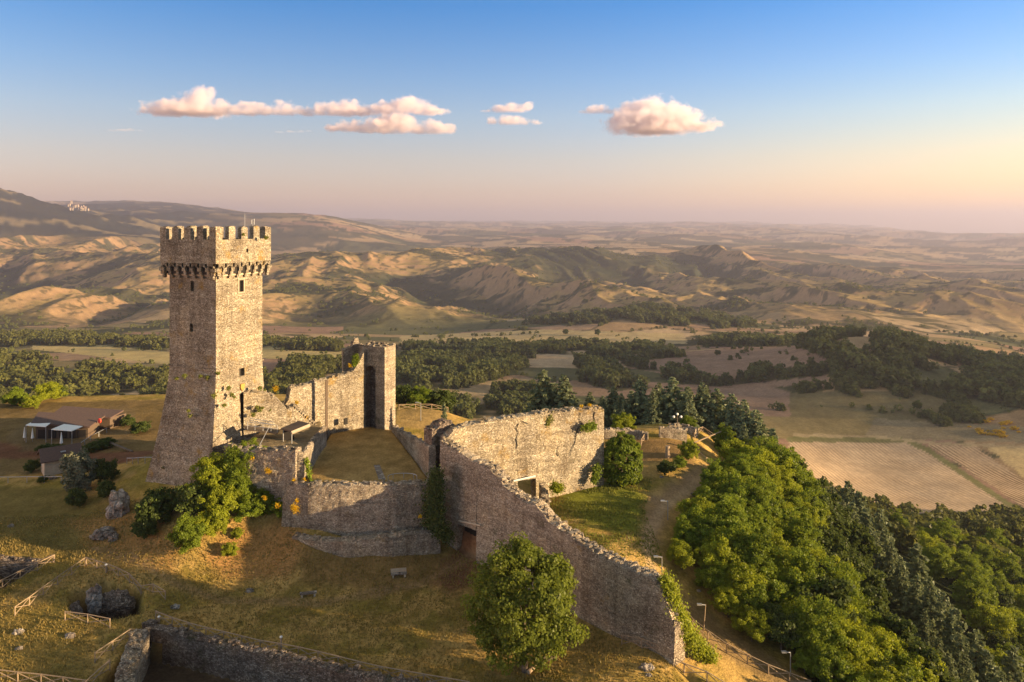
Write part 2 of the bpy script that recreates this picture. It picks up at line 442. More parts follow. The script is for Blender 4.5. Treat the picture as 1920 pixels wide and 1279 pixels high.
def tps_fit(P, Z):
    P = np.array(P, dtype=float); Z = np.array(Z, dtype=float); n = len(P)
    d = np.hypot(P[:, None, 0] - P[None, :, 0], P[:, None, 1] - P[None, :, 1])
    K = np.where(d > 0, d * d * np.log(np.maximum(d, 1e-9)), 0) + np.eye(n) * 2.0
    A = np.zeros((n + 3, n + 3)); A[:n, :n] = K; A[:n, n] = 1; A[:n, n + 1:] = P; A[n, :n] = 1; A[n + 1:, :n] = P.T
    w = np.linalg.solve(A, np.concatenate([Z, np.zeros(3)]))
    return P, w
def tps(fit, x, y):
    P, w = fit; r = np.full(np.shape(x), w[len(P)]) + w[len(P) + 1] * x + w[len(P) + 2] * y
    for (a, b), k in zip(P, w[:len(P)]):
        d2 = (x - a) ** 2 + (y - b) ** 2
        r = r + k * .5 * d2 * np.log(np.maximum(d2, 1e-12))
    return r

WA, WB = (-9.5, 105.0), (17.5, 78.0)          # the curved curtain wall: corner and free end
WE = (13.8, 115.9)                            # free end of the sunlit wall
out_px = [(600,1110,0),(750,1085,.2),(600,1200,-.3),(900,1200,-.3),(1000,1260,-.5),(880,1040,.9),(1150,1205,0),(1275,1241,0),(1100,1160,0),
 (300,1120,.5),(150,1100,.6),(50,1000,1.6),(50,1200,.2),(-150,1060,1),(100,930,2.2),(0,900,1.6),(480,1060,1.0),(450,1030,1.8),(520,985,4.0),(400,980,4.6),
 (340,930,5.6),(300,895,6.2),(420,915,7.5),(250,950,3.8),(180,950,2.6),(200,1010,1.7),(275,870,6.4),(340,885,6.6),(560,1012,3.4),(600,1036,2.4),(650,1041,2.0),(700,1041,2.0),(750,1037,1.9),(830,1030,1.2),
 (230,830,2.0),(120,850,1.2),(100,800,1.0),(200,770,1.2),(0,780,.6),(-200,800,.5),(-200,1000,1.2),(-300,1200,.2),(600,1279,-.6),(1300,1279,-1.8)]
OUTP = [gp(*p) + (p[2],) for p in out_px] + [(-60,150,2.2),(-45,140,6),(-30,140,8),(-25,150,6.5),(-70,180,1.5),(-110,185,.5),(-170,185,-.5),(-45,170,3),(-10,150,6),(-10,165,2),(-60,60,-.5),(0,55,-1),(20,55,-3),(30,45,-6),(-20,180,0)]
in_px = [(1100,950,5.0),(1200,1040,4.2),(1040,930,4.8),(1127,905,5.4),(1200,850,6.2),(1200,812,6.0),(1320,812,4.6),(1300,900,4.6),(1240,1000,4.0),(1260,1075,2.2),(1150,1000,4.6),(1000,950,4.6),
 (790,790,8.0),(760,775,8),(830,772,7.6),(1290,1170,-1.0),(1330,1210,-1.6),(1450,1270,-4.0),(1275,1241,0),(1280,860,6.4)]
INP = [gp(*p) + (p[2],) for p in in_px] + [(-3,112,4.6),(-10,150,6),(35,110,-.5),(45,115,-4.5),(45,90,-9),(55,90,-15),(60,120,-18),(34,85,-5),(42,140,0),(50,140,-5),
 (100,150,-50),(80,130,-35),(70,150,-25),(62,110,-22),(64,170,-22),(90,190,-40),(125,200,-57),(80,90,-36),(100,100,-50),(45,180,-10),(130,150,-64),(160,170,-72),
 (0,165,-1),(20,168,-3),(40,165,-3),(-20,180,0),(20,190,-10),(50,72,-14),(75,72,-26),(30,60,-5),(30,45,-3),(40,75,-9),(50,48,0),(62,50,0),(78,46,0),(62,40,0),(20,55,-3),(0,150,5.2),(-10,165,2)]  # unseen bank past the lawn is raised to lift the shade trees
OUTF = tps_fit([p[:2] for p in OUTP], [p[2] for p in OUTP]); INF = tps_fit([p[:2] for p in INP], [p[2] for p in INP])
SIDE = [(60, 20), (30, 62), WB, (13.8, 81.8), (9.6, 86.4), (4.6, 91.9), (-1.0, 97.6), (-6.6, 102.6), WA, (-12.5, 113), (-20, 128), (-24, 150), (-30, 240)]   # lawn side / terrace side
SIDEPOLY = SIDE + [(400, 240), (400, 20)]
COURT = [(-20.5, 129), (-25.5, 131.5), (-31, 127.5), (-30.2, 118), (-29.0, 104.2), (-24, 102.6), (-15, 102.4), (-11.2, 104.2)]
LEDGE = [(-40.5, 108.0), (-29.4, 105.8), (-30.0, 119), (-31.5, 124.5), (-40, 118)]
PIT = [(-41.4, 84.6), (-24.2, 78.4), (-5, 72.2), (-5, 56), (-40.8, 56)]
HOLE = [gp(140, 1150, 0), gp(135, 1118, 0), gp(190, 1100, 0), gp(262, 1115, 0), gp(262, 1150, 0), gp(205, 1162, 0)]
LOT = [gp(-60, 1120, .5), gp(-60, 1050, .8), gp(40, 1048, .8), gp(76, 1054, .8), gp(10, 1096, .5)]

def badw(Y): return sst(1900, 2500, Y) * (1 - sst(4600, 5600, Y))
def zdetail(X, Y, px):
    w = sst(260, 500, Y)
    z = w * 5.0 * fbm(X / 260, Y / 260, 4, 3) * (1 - .5 * sst(1800, 2300, Y))
    b = badw(Y)
    wx = X + 170 * fbm(X / 800, Y / 900, 3, 51); wy = Y + 260 * fbm(X / 800, Y / 900, 3, 52)
    rc = wx * .97 + wy * .25; ra = wx * .25 - wy * .97       # across and along the ridges
    R1 = ridged(rc / 900, ra / 2600, 4, 61, .42)
    R2 = ridged(rc / 330, ra / 420, 4, 62, .5)
    fl = np.clip(1 - np.abs(R1 - .45) * 3.0, 0, 1)
    G1 = ridged(ra / 120 + .8 * gn(rc / 200, ra / 200, 64), rc / 520, 3, 63, .55)
    z = z + b * ((R1 - .45) * 200 + (R2 - .45) * 20 + (G1 - .5) * 30 * fl)
    p = sst(4600, 6000, Y)
    z = z + p * (45 * fbm(X / 1800, Y / 1500, 5, 71) + (90 + 110 * sst(7000, 14000, Y)) * (ridged(X / 4200 + Y / 9000, Y / 3000, 4, 72) - .40))
    z = z + sst(12000, 20000, Y) * (150 * fbm(X / 7000, Y / 5000, 4, 75) + 60)
    mt = sst(4800, 6400, Y) * (1 - sst(8500, 11000, Y)) * (1 - sst(250, 520, px))
    z = z + mt * 90 * (ridged(X / 900, Y / 900, 5, 73) - .45)
    return z, R1, R2

def zfun(X, Y, want=False):
    X = np.asarray(X, dtype=float); Y = np.asarray(Y, dtype=float)
    px = 960 + F * X / Y
    zf = zfar(px, np.maximum(Y, 220.0))
    dz, R1, R2 = zdetail(X, Y, px)
    z = zf + dz
    near = Y < 245
    if near.any():
        x, y = X[near], Y[near]
        side = sdpoly(x, y, SIDEPOLY)
        zo = tps(OUTF, x, y); zi = tps(INF, x, y)
        t = sst(-.5, .5, side)
        zn = zi * (1 - t) + zo * t
        zn = zn + .16 * fbm(x / 5, y / 5, 4, 9)
        def plat(zn, poly, h, e=.35):
            k = 1 - sst(-e, e, sdpoly(x, y, poly)); return zn * (1 - k) + h * k
        zn = plat(zn, COURT, 10.0 + .12 * fbm(x / 6, y / 6, 3, 4)); zn = plat(zn, LEDGE, 12.9 + .3 * fbm(x / 3, y / 3, 3, 4))
        zn = plat(zn, PIT, -3.4 + .3 * fbm(x / 3, y / 3, 3, 5)); zn = plat(zn, HOLE, -2.6 + .4 * fbm(x / 1.5, y / 1.5, 3, 6), .8)
        zn = plat(zn, LOT, -1.6, .4)
        k = sst(195, 240, y)
        z[near] = zn * (1 - k) + z[near] * k
    return (z, R1, R2) if want else z
def ground(x, y): return float(zfun(np.array([x]), np.array([y]))[0])

NU, NV = 930, 1190
pxs = np.linspace(-480, 2400, NU)
Ys = np.concatenate([np.geomspace(42, 240, 420, endpoint=False), np.geomspace(240, 1900, 270, endpoint=False), np.geomspace(1900, 5200, 330, endpoint=False), np.geomspace(5200, 60000, 170)])
GPX, GY = np.meshgrid(pxs, Ys); GX = (GPX - 960) / F * GY
GZ, GR1, GR2 = zfun(GX.copy(), GY.copy(), True)
GPY = HY + (ZC - GZ) * F / GY

# land cover --------------------------------------------------------
WOODS = [  # photo outlines of the woods on the middle ground: polygon, nearest and farthest distance, tree height, density
 ("left", [(-500,650),(40,660),(130,690),(330,700),(330,760),(-500,760)], 560, 1150, 12),
 ("left", [(-300,628),(120,628),(330,645),(330,660),(190,650),(-300,652)], 1150, 1750, 12),
 ("left", [(480,685),(560,680),(650,690),(680,720),(680,800),(480,800)], 560, 1050, 12),
 ("left", [(490,640),(640,648),(640,660),(490,655)], 1150, 1600, 12),
 ("mid", [(740,672),(870,655),(1000,668),(990,690),(930,712),(860,728),(740,735)], 740, 1400, 13),
 ("mid", [(760,648),(1000,644),(1230,650),(1290,668),(1200,676),(1000,664),(760,664)], 1050, 1500, 12),
 ("mid", [(1075,668),(1140,668),(1215,690),(1300,705),(1280,722),(1150,735),(1090,715)], 800, 1200, 13),
 ("mid", [(1290,712),(1360,706),(1480,688),(1560,690),(1560,702),(1400,720),(1320,725)], 780, 1050, 11),
 ("mid", [(1440,728),(1500,722),(1560,728),(1500,738)], 700, 950, 9),
 ("mid", [(1300,640),(1420,625),(1520,625),(1500,650),(1320,650)], 1050, 1500, 12),
 ("mid", [(985,606),(1040,596),(1120,578),(1180,572),(1320,588),(1440,612),(1320,618),(1180,602),(1060,612)], 1600, 2150, 14),
 ("mid", [(880,745),(1010,720),(1010,780),(760,790),(760,752)], 480, 820, 10),
 ("hill", [(1480,625),(1560,608),(1700,630),(1820,650),(2200,690),(2200,800),(1930,770),(1800,745),(1660,725),(1580,690),(1500,650)], 700, 1060, 14),
 ("hill", [(1560,690),(1660,722),(1800,745),(1840,790),(1760,800),(1700,775),(1560,730)], 600, 900, 7),
 ("hill", [(1780,640),(1930,650),(1930,700),(1780,670)], 1060, 1500, 14),
 ("slope", [(1500,910),(1560,912),(1680,970),(1790,980),(1920,968),(2200,960),(2200,1300),(1500,1300)], 230, 440, 8),
]
cov = np.zeros(GX.shape + (3,))
def setc(mask, col): cov[...] = cov * (1 - mask[..., None]) + np.array(col) * mask[..., None]
# far fields: cells of differing crops
sc_ = np.where(GY < 1700, 190.0, np.where(GY < 5000, 330.0, 700.0))
wxx = GX + 60 * fbm(GX / 300, GY / 300, 3, 21); wyy = GY + 60 * fbm(GX / 300, GY / 300, 3, 22)
for S, lo, hi in ((190., 0, 1800), (360., 1800, 5200), (800., 5200, 1e9)):
    msk = (GY >= lo) & (GY < hi)
    cx, cy2, ed = cells(wxx / S, wyy / (S * .8), int(S))
    r = rnd2(cx, cy2, 77)
    pal = np.array([(.32, .21, .11), (.38, .26, .14), (.27, .165, .105), (.34, .235, .125), (.21, .165, .08), (.29, .19, .115), (.12, .115, .055), (.40, .285, .165)])
    c = pal[(r * 7.99).astype(int)]
    c = c * (.9 + .2 * rnd2(cx, cy2, 78))[..., None]
    hedge = (1 - sst(.02, .055, ed)) * (rnd2(cx, cy2, 79) > .35) * .8
    c = c * (1 - hedge[..., None]) + np.array((.05, .06, .03)) * hedge[..., None]
    cov[msk] = c[msk]
scr = fbm(GX / 420, GY / 420, 5, 31, .6)
setc(sst(.08, .15, scr) * sst(1000, 1500, GY) * .9, (.04, .048, .024))
scr2 = fbm(GX / 1500, GY / 1100, 5, 33, .6)
setc(sst(.05, .16, scr2) * sst(5000, 6500, GY) * .85, (.045, .053, .03))
# badlands: golden tops, bare clay flanks, scrub in the gullies
dzx = np.gradient(GZ, axis=1) / np.maximum(np.gradient(GX, axis=1), 1e-3)
dzy = np.gradient(GZ, axis=0) / np.maximum(np.gradient(GY, axis=0), 1e-3)
slope = np.hypot(dzx, dzy)
b = badw(GY)
setc(b * .85 * sst(.0, .5, GR1), (.31, .215, .085))
setc(b * sst(.30, .5, slope) * .75, (.30, .185, .105))
setc(b * (1 - sst(.34, .50, GR1 + .25 * fbm(GX / 150, GY / 150, 3, 36))) * .92, (.042, .05, .026))
setc(b * sst(.03, .12, fbm(GX / 420, GY / 260, 6, 37, .66)) * .9, (.042, .05, .026))
setc(b * sst(.16, .24, fbm(GX / 38, GY / 60, 3, 38, .6)) * .75, (.04, .046, .024))
# the wooded mountain
mt = sst(4500, 5600, GY) * (1 - sst(11000, 13000, GY)) * (1 - sst(330, 640, GPX))
setc(mt * .97, (.017, .026, .02))
setc(mt * sst(.18, .26, fbm(GX / 500, GY / 420, 4, 39)) * .8, (.24, .18, .09))
# big named fields in the middle ground
def pol(poly, lo, hi, col, k=1.0):
    m_ = inpoly(GPX + 6 * fbm(GX / 30, GY / 30, 2, 41), GPY, poly) & (GY > lo) & (GY < hi)
    setc(m_ * k, col); return m_
tan1, tan2, brown, dkgreen, lit = (.34, .245, .135), (.40, .30, .15), (.27, .175, .115), (.17, .135, .065), (.44, .33, .14)
pol([(1150,668),(1420,650),(1560,640),(1560,690),(1400,715),(1300,712),(1180,690)], 600, 1500, brown)
pol([(1100,705),(1320,725),(1480,700),(1560,705),(1480,790),(1280,770),(1130,735)], 500, 1200, brown)
pol([(1480,735),(1800,730),(1850,790),(1480,800)], 560, 900, dkgreen)
pol([(1400,780),(1640,785),(1640,815),(1420,825)], 520, 800, (.24, .18, .08))
pol([(1640,785),(1930,800),(1930,830),(1620,822)], 520, 900, (.25, .19, .105))
pol([(800,715),(1000,710),(1010,745),(760,745)], 500, 1000, tan1)
pol([(490,648),(640,658),(640,678),(490,672)], 900, 1600, lit)
pol([(60,640),(200,648),(320,660),(320,684),(180,668),(60,655)], 800, 1700, lit)
pol([(750,630),(1020,618),(1280,625),(1290,645),(1000,640),(750,646)], 1200, 2100, tan2)
fld = [(1478,826),(1700,826),(1738,848),(1925,965),(1925,975),(1790,985),(1660,975),(1480,890)]
F1 = pol(fld, 330, 720, (.47, .335, .205))
F2 = pol([(1738,834),(1830,838),(1925,905),(1925,955),(1790,866)], 380, 720, (.42, .29, .17))
pol([(1850,838),(2100,838),(2100,990),(1925,900)], 380, 720, (.48, .34, .16))
setc(((sdline(GPX, GPY, [(1480,824),(1700,826),(1740,844),(1930,972)]) < 5) & (GY > 330) & (GY < 720)) * .9, (.17, .16, .06))
rowm = (F1 * .5 + F2 * 1.0) * np.clip(.75 + 1.2 * fbm(GX / 40, GY / 60, 4, 91), .25, 1)
fr_ = sdline(GPX, GPY, [(1490,816),(1640,819),(1760,832),(1930,838)])
setc(((fr_ < 3) & (GY > 400) & (GY < 800)) * .8, (.38, .28, .15))
# woods' floor
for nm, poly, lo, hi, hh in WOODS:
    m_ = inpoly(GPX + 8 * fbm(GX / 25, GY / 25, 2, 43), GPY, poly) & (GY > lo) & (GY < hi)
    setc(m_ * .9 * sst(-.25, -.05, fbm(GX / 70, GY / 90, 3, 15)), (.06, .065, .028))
# near ground
nr = GY < 245
green, dry, orange, soil, rust = (.215, .16, .038), (.39, .255, .085), (.32, .175, .065), (.135, .082, .052), (.165, .078, .045)
n1 = fbm(GX / 7, GY / 7, 5, 45, .6); n2 = fbm(GX / 2.2, GY / 2.2, 4, 46, .6); n3 = fbm(GX / 18, GY / 18, 4, 47)
base = np.array(green) * (1 - sst(-.25, .25, n1 + .5 * n2 + .4 * n3))[..., None] + np.array(dry) * sst(-.25, .25, n1 + .5 * n2 + .4 * n3)[..., None]
cov[nr] = base[nr]
def pn(poly, col, k=1.0, soft=0.0, z=None):
    d = sdpoly(GX[:430], GY[:430], [gp(*p) for p in poly]) + 1.6 * n1[:430] + .8 * n2[:430]
    m_ = (1 - sst(-1.2, 1.2, d)) * k
    cov[:430] = cov[:430] * (1 - m_[..., None]) + np.array(col) * m_[..., None]
pn([(-300,880,1.5),(100,920,2),(180,930,2.5),(260,960,3),(300,1010,2.5),(280,1050,1.4),(100,1040,1.2),(-300,1040,1)], (.15, .115, .036), .85)  # darker green paints the shade on the left grass into the ground
pn([(-300,1110,.5),(60,1140,.3),(170,1170,0),(180,1279,0),(-300,1300,0)], (.20, .145, .04), .75)  # lowered ground colour paints the dim light of the lower lawn
pn([(-300,758,0),(330,752,.5),(330,880,4),(-300,885,1)], (.15, .10, .046), .85)  # darkened ground colour puts shade on the restaurant plateau
pn([(440,1000,3),(560,980,4),(580,1040,1.5),(540,1090,.5),(420,1075,1),(380,1040,2)], orange, .95)
pn([(130,970,2.2),(250,960,3.5),(330,1000,4),(330,1080,1),(200,1060,1)], orange, .75)
pn([(560,1060,.6),(830,1040,1),(860,1080,.5),(700,1110,0),(560,1100,0)], (.17, .10, .045), .7)
pn([(820,1060,1),(862,1025,1),(905,1030,1),(890,1090,.3),(850,1110,.2),(800,1090,.2)], rust, .9)
pn([(0,860,1),(60,860,1),(130,890,1.5),(240,885,3),(290,850,5),(300,830,5),(200,850,2),(60,835,1),(-50,820,1),(-50,860,1)], rust, .9)
pn([(40,845,1),(10,820,1),(60,780,1),(240,760,1),(260,800,1),(240,830,2)], (.17, .12, .06), .8)
pn([(1215,1060,3.6),(1195,1000,4.4),(1215,930,4.8),(1290,890,4.8),(1330,870,4.6),(1310,900,4.5),(1265,940,4.3),(1240,1000,4)], (.28, .185, .10), .95)
pn([(1130,880,5.8),(1200,870,6),(1300,870,6),(1320,830,5),(1130,830,6)], (.20, .125, .055), .9)
pn([(1050,915,5),(1135,905,5.2),(1205,930,4.8),(1200,1000,4.5),(1100,985,4.8),(1050,950,4.8)], (.17, .185, .028), .95)
pn([(1255,1130,0),(1300,1140,-1),(1560,1279,-4),(1450,1290,-4),(1330,1220,-1.6)], (.22, .15, .07), .95)
pn([(745,802,8),(745,765,8),(840,765,8),(830,802,8)], (.33, .22, .085), .95)
pw_ = sdline(GX[:430], GY[:430], [gp(880,1045,.8), gp(790,1090,.2), gp(600,1125,0), gp(420,1120,.2), gp(320,1095,.6), gp(180,1030,1.2)]) + .9 * n1[:430] + .4 * n2[:430]
k = (1 - sst(.2, 1.1, pw_)) * .6; cov[:430] = cov[:430] * (1 - k[..., None]) + np.array((.30, .19, .10)) * k[..., None]
k = 1 - sst(-.4, .4, sdpoly(GX[:430], GY[:430], COURT))
courtc = np.array((.29, .195, .075)) * (1 + .35 * n2[:430] + .25 * n1[:430])[..., None]
cov[:430] = cov[:430] * (1 - k[..., None]) + courtc * k[..., None]
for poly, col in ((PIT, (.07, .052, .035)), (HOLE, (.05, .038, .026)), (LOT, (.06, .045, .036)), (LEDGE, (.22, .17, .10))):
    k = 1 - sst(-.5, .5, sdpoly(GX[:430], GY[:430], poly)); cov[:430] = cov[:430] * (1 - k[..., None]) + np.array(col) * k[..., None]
pathd = sdline(GX[:430], GY[:430], [gp(1222,1060,3.5), gp(1212,1010,4.3), gp(1240,950,4.6), gp(1300,905,4.7), gp(1345,880,4.6)]) + .5 * n1[:430]
k = (1 - sst(.3, 1.2, pathd)) * .8; cov[:430] = cov[:430] * (1 - k[..., None]) + np.array((.40, .28, .16)) * k[..., None]
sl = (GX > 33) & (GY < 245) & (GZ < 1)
setc(sl * 1.0, (.03, .036, .015))  # slope ground darkened to paint in the deep shade beside the thicket
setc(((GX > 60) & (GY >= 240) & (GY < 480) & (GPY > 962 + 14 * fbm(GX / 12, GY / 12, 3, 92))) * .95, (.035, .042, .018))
cov *= (1 + .22 * np.where(GY < 245, fbm(GX / 1.5, GY / 1.5, 3, 48), fbm(GX / 9, GY / 22, 4, 49) * (1 - sst(2500, 5000, GY))))[..., None]
cov = np.clip(cov, .012, .8)

idx = np.arange(NU * NV).reshape(NV, NU)
Q = np.stack([idx[:-1, :-1], idx[:-1, 1:], idx[1:, 1:], idx[1:, :-1]], -1).reshape(-1, 4)
col4 = np.concatenate([cov.reshape(-1, 3), np.ones((NU * NV, 1))], 1)
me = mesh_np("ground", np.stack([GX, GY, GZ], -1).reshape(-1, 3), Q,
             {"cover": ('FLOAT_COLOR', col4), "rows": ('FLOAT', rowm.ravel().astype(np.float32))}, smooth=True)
m, nt = new_mat("land_cover")
a = nd(nt, "Attribute", _attribute_name="cover"); rw = nd(nt, "Attribute", _attribute_name="rows")
geo = nd(nt, "NewGeometry"); pos = geo.outputs["Position"]
col = a.outputs["Color"]
for scl, lo, hi in ((3.2, .72, 1.28), (.35, .8, 1.2), (.03, .82, 1.18)):
    n = nd(nt, "TexNoise", Scale=scl, Detail=5.0, Roughness=.65); ln(nt, pos, n.inputs["Vector"])
    col = mix(nt, 1.0, col, ramp(nt, n.outputs["Fac"], [(.3, lo), (.7, hi)]), 'MULTIPLY')
mp = nd(nt, "Mapping"); mp.inputs["Rotation"].default_value = (0, 0, math.radians(4)); ln(nt, pos, mp.inputs[0])
wv = nd(nt, "TexWave", Scale=.088, Distortion=1.6, Detail=2.0); wv.inputs["Detail Scale"].default_value = .6; ln(nt, mp.outputs[0], wv.inputs["Vector"])
st = ramp(nt, wv.outputs["Fac"], [(.2, (.50, .47, .44)), (.65, (1.1, 1.09, 1.07))])
col = mix(nt, rw.outputs["Fac"], col, mix(nt, 1.0, col, st, 'MULTIPLY'))
nb = nd(nt, "TexNoise", Scale=2.2, Detail=6.0, Roughness=.7); ln(nt, pos, nb.inputs["Vector"])
bp = nd(nt, "Bump", Strength=.7, Distance=.35); ln(nt, nb.outputs["Fac"], bp.inputs["Height"])
finish(nt, col, 1.0, bp.outputs[0], .0)
g = put("ground", me, m)
tag(g, "rolling ground of castle hill, dry fields and eroded badlands", kind="structure")
# ------------------------------------------------------------------ masonry builders
def n3(x, y, z, seed=0):
    return (gn(x + z * .37, y - z * .21, seed) + gn(y + 9.1, z + x * .17, seed + 3) + gn(z - 4.4, x + 2.2, seed + 7)) / 2.2

def wall_into(mb, path, zb, zt, th, amp=.07, jag=.22, step=.45, seed=1, s0=None, s1=None, batter=0.0, rubble=0):
    """a rough masonry wall along a path (thickness th, centred), zb/zt: functions of arc length"""
    P = np.array(path, dtype=float); sg = np.hypot(*np.diff(P, axis=0).T); S = np.concatenate([[0], np.cumsum(sg)])
    a0 = 0 if s0 is None else s0; a1 = S[-1] if s1 is None else s1
    ns = max(2, int((a1 - a0) / step) + 1); ss = np.linspace(a0, a1, ns)
    X = np.interp(ss, S, P[:, 0]); Y = np.interp(ss, S, P[:, 1])
    tx = np.gradient(X); ty = np.gradient(Y); L = np.hypot(tx, ty); nx, ny = ty / L, -tx / L     # right-hand side normal
    ZB = np.array([zb(v) for v in ss]); ZT = np.array([zt(v) for v in ss]) + jag * (fbm(ss / 1.1, ss * 0 + seed, 3, seed) + .6 * (rnd2(np.floor(ss / .5), ss * 0, seed) - .5))
    nz = max(2, int(np.max(ZT - ZB) / step) + 1)
    V = []; 
    prof = [(+1, j / (nz - 1)) for j in range(nz)] + [(.35, 1.0), (-.35, 1.0)] + [(-1, 1 - j / (nz - 1)) for j in range(nz)]
    m = len(prof)
    pv = np.array(prof); sd_ = pv[:, 0][None, :]; vv = pv[:, 1][None, :]
    Zg = ZB[:, None] + (ZT - ZB)[:, None] * vv
    off = sd_ * th / 2 + batter * (1 - vv) * sd_
    Xg = X[:, None] + nx[:, None] * off; Yg = Y[:, None] + ny[:, None] * off
    face = np.abs(sd_) == 1
    dd = np.where(face, amp * n3(Xg * 1.3, Yg * 1.3, Zg * 1.6, seed) * np.sign(sd_), 0)
    Xg = Xg + nx[:, None] * dd; Yg = Yg + ny[:, None] * dd
    Zg = Zg + np.where(face, 0, .12 + .14 * gn(Xg * 1.9, Yg * 1.9, seed + 5))
    V = np.stack([Xg, Yg, Zg], -1).reshape(-1, 3).tolist()
    Fq = []
    for i in range(ns - 1):
        for j in range(m - 1):
            a = i * m + j; Fq.append((a, a + m, a + m + 1, a + 1))
        Fq.append((i * m + m - 1, i * m + m * 2 - 1, (i + 1) * m, i * m))
    Fq.append(tuple(range(m))); Fq.append(tuple((ns - 1) * m + j for j in range(m - 1, -1, -1)))
    mb.add(V, Fq)
    rr = random.Random(seed)
    for _ in range(rubble):
        v = rr.uniform(a0, a1); x = float(np.interp(v, ss, X)); y = float(np.interp(v, ss, Y)); z = float(np.interp(v, ss, ZT))
        k = rr.uniform(-.4, .4) * th; i = min(ns - 1, int((v - a0) / (a1 - a0 + 1e-9) * (ns - 1)))
        mb.box((x + nx[i] * k, y + ny[i] * k, z + .12), (rr.uniform(.25, .6), rr.uniform(.25, .5), rr.uniform(.2, .45)), rr.uniform(0, 3))

def grid_face(mb, S, nrm, nu, nv, holes=(), amp=.05, seed=1, flip=False):
    """a rough masonry face S(u,v) with recessed rectangular openings (u0,u1,v0,v1,depth)"""
    us = sorted(set([round(i / nu, 4) for i in range(nu + 1)] + [h[0] for h in holes] + [h[1] for h in holes]))
    vs = sorted(set([round(i / nv, 4) for i in range(nv + 1)] + [h[2] for h in holes] + [h[3] for h in holes]))
    n = Vector(nrm); V = []; W = len(us)
    PP = np.array([S(u, v) for v in vs for u in us]); UU = np.array([u for v in vs for u in us])
    dd = amp * n3(PP[:, 0] * 1.2, PP[:, 1] * 1.2, PP[:, 2] * 1.5, seed) * np.minimum(1, np.minimum(UU * 12, (1 - UU) * 12))
    V = (PP + np.outer(dd, np.array(n))).tolist()
    Fq = []
    for j in range(len(vs) - 1):
        for i in range(W - 1):
            um, vm = (us[i] + us[i + 1]) / 2, (vs[j] + vs[j + 1]) / 2
            if any(h[0] < um < h[1] and h[2] < vm < h[3] for h in holes): continue
            q = (j * W + i, j * W + i + 1, (j + 1) * W + i + 1, (j + 1) * W + i)
            Fq.append(q[::-1] if flip else q)
    mb.add(V, Fq)
    for u0, u1, v0, v1, dep in holes:
        c = [Vector(S(u, v)) for u, v in ((u0, v0), (u1, v0), (u1, v1), (u0, v1))]
        o = [p + n * amp for p in c]; k = [p - n * dep for p in c]
        mb.add([tuple(p) for p in o + k], [(i, (i + 1) % 4, 4 + (i + 1) % 4, 4 + i) for i in range(4)])

def panel(mb, S, nrm, h, dep):
    n = Vector(nrm); c = [Vector(S(u, v)) - n * dep for u, v in ((h[0], h[2]), (h[1], h[2]), (h[1], h[3]), (h[0], h[3]))]
    b = [p - n * .12 for p in c]
    mb.add([tuple(p) for p in c + b], [(0, 1, 2, 3), (7, 6, 5, 4)] + [(i, 4 + i, 4 + (i + 1) % 4, (i + 1) % 4) for i in range(4)])

# ------------------------------------------------------------------ the keep
ang = math.radians(65.5)
E1 = Vector((math.cos(ang), math.sin(ang), 0)); E2 = Vector((-math.sin(ang), math.cos(ang), 0))
KN = Vector((-44.8, 113.0, 0)); KL = 9.76
KC = KN + (E1 + E2) * KL / 2
ZS, ZK, ZA, ZW, ZM = 23.4, 37.6, 39.6, 43.2, 45.1     # string course, corbels, arch tops, parapet, merlon tops
KB = 4.5
def kcorner(a, b, e1=0, e2=0):   # a,b in 0..1 along E1,E2 plus outward offsets
    return KN + E1 * (KL * a + e1) + E2 * (KL * b + e2)
keep = thing("castle_keep", "tall square stone keep with battlements, one side in full sun", "tower", (KC.x, KC.y, 6.0))
FL = dict(left=2.6, right=1.3, back=2.7, far=1.1)
def side_fn(side, z0, z1, flare):
    def ofs(v): return max(0.0, 1 - v) ** 1.35 if flare else 0.0
    def S(u, v):
        k = ofs(v); z = z0 + (z1 - z0) * v
        l, r, bk, fr = -FL['left'] * k, -FL['right'] * k, FL['back'] * k, FL['far'] * k
        if side == 'right': p = KN + E1 * (l + u * (KL + fr - l)) + E2 * r
        elif side == 'left': p = KN + E2 * (r + u * (KL + bk - r)) + E1 * l
        elif side == 'back': p = KN + E1 * (l + u * (KL + fr - l)) + E2 * (KL + bk)
        else: p = KN + E2 * (r + u * (KL + bk - r)) + E1 * (KL + fr)
        return (p.x, p.y, z)
    return S
NRM = {'right': -E2, 'left': -E1, 'back': E2, 'far': E1}
FLIP = {'right': False, 'left': True, 'back': True, 'far': False}
hz = lambda z, z0, z1: (z - z0) / (z1 - z0)
zpx = lambda py, Y: ZC - (py - HY) * Y / F
holesR = [(.475, .575, hz(zpx(548, 117), ZS, ZK), hz(zpx(526, 117), ZS, ZK), .55)]
holesRs = [(.485, .585, hz(zpx(708, 116.5), KB, ZS), .97, .6),
           (.49, .60, hz(zpx(797, 116), KB, ZS), hz(zpx(742, 116), KB, ZS), .8)]
holesL = [(.47, .53, hz(zpx(546, 115), ZS, ZK), hz(zpx(527, 115), ZS, ZK), .4), (.49, .55, hz(zpx(622, 115), ZS, ZK), hz(zpx(607, 115), ZS, ZK), .4)]
mbs, mbf = MB(), MB()
for sd_ in ('right', 'left', 'back', 'far'):
    f1 = side_fn(sd_, ZS, ZK + .6, False); f0 = side_fn(sd_, KB, ZS, True)
    grid_face(mbs, side_fn(sd_, ZS, ZK, False), NRM[sd_], 26, 36, holesR if sd_ == 'right' else holesL if sd_ == 'left' else (), .06, 3, FLIP[sd_])
    grid_face(mbf, f0, NRM[sd_], 26, 44, holesRs if sd_ == 'right' else (), .11, 4, FLIP[sd_])
mbs.build("shaft", M['keep'], keep); scarp = mbf.build("scarp", M['keep'], keep)
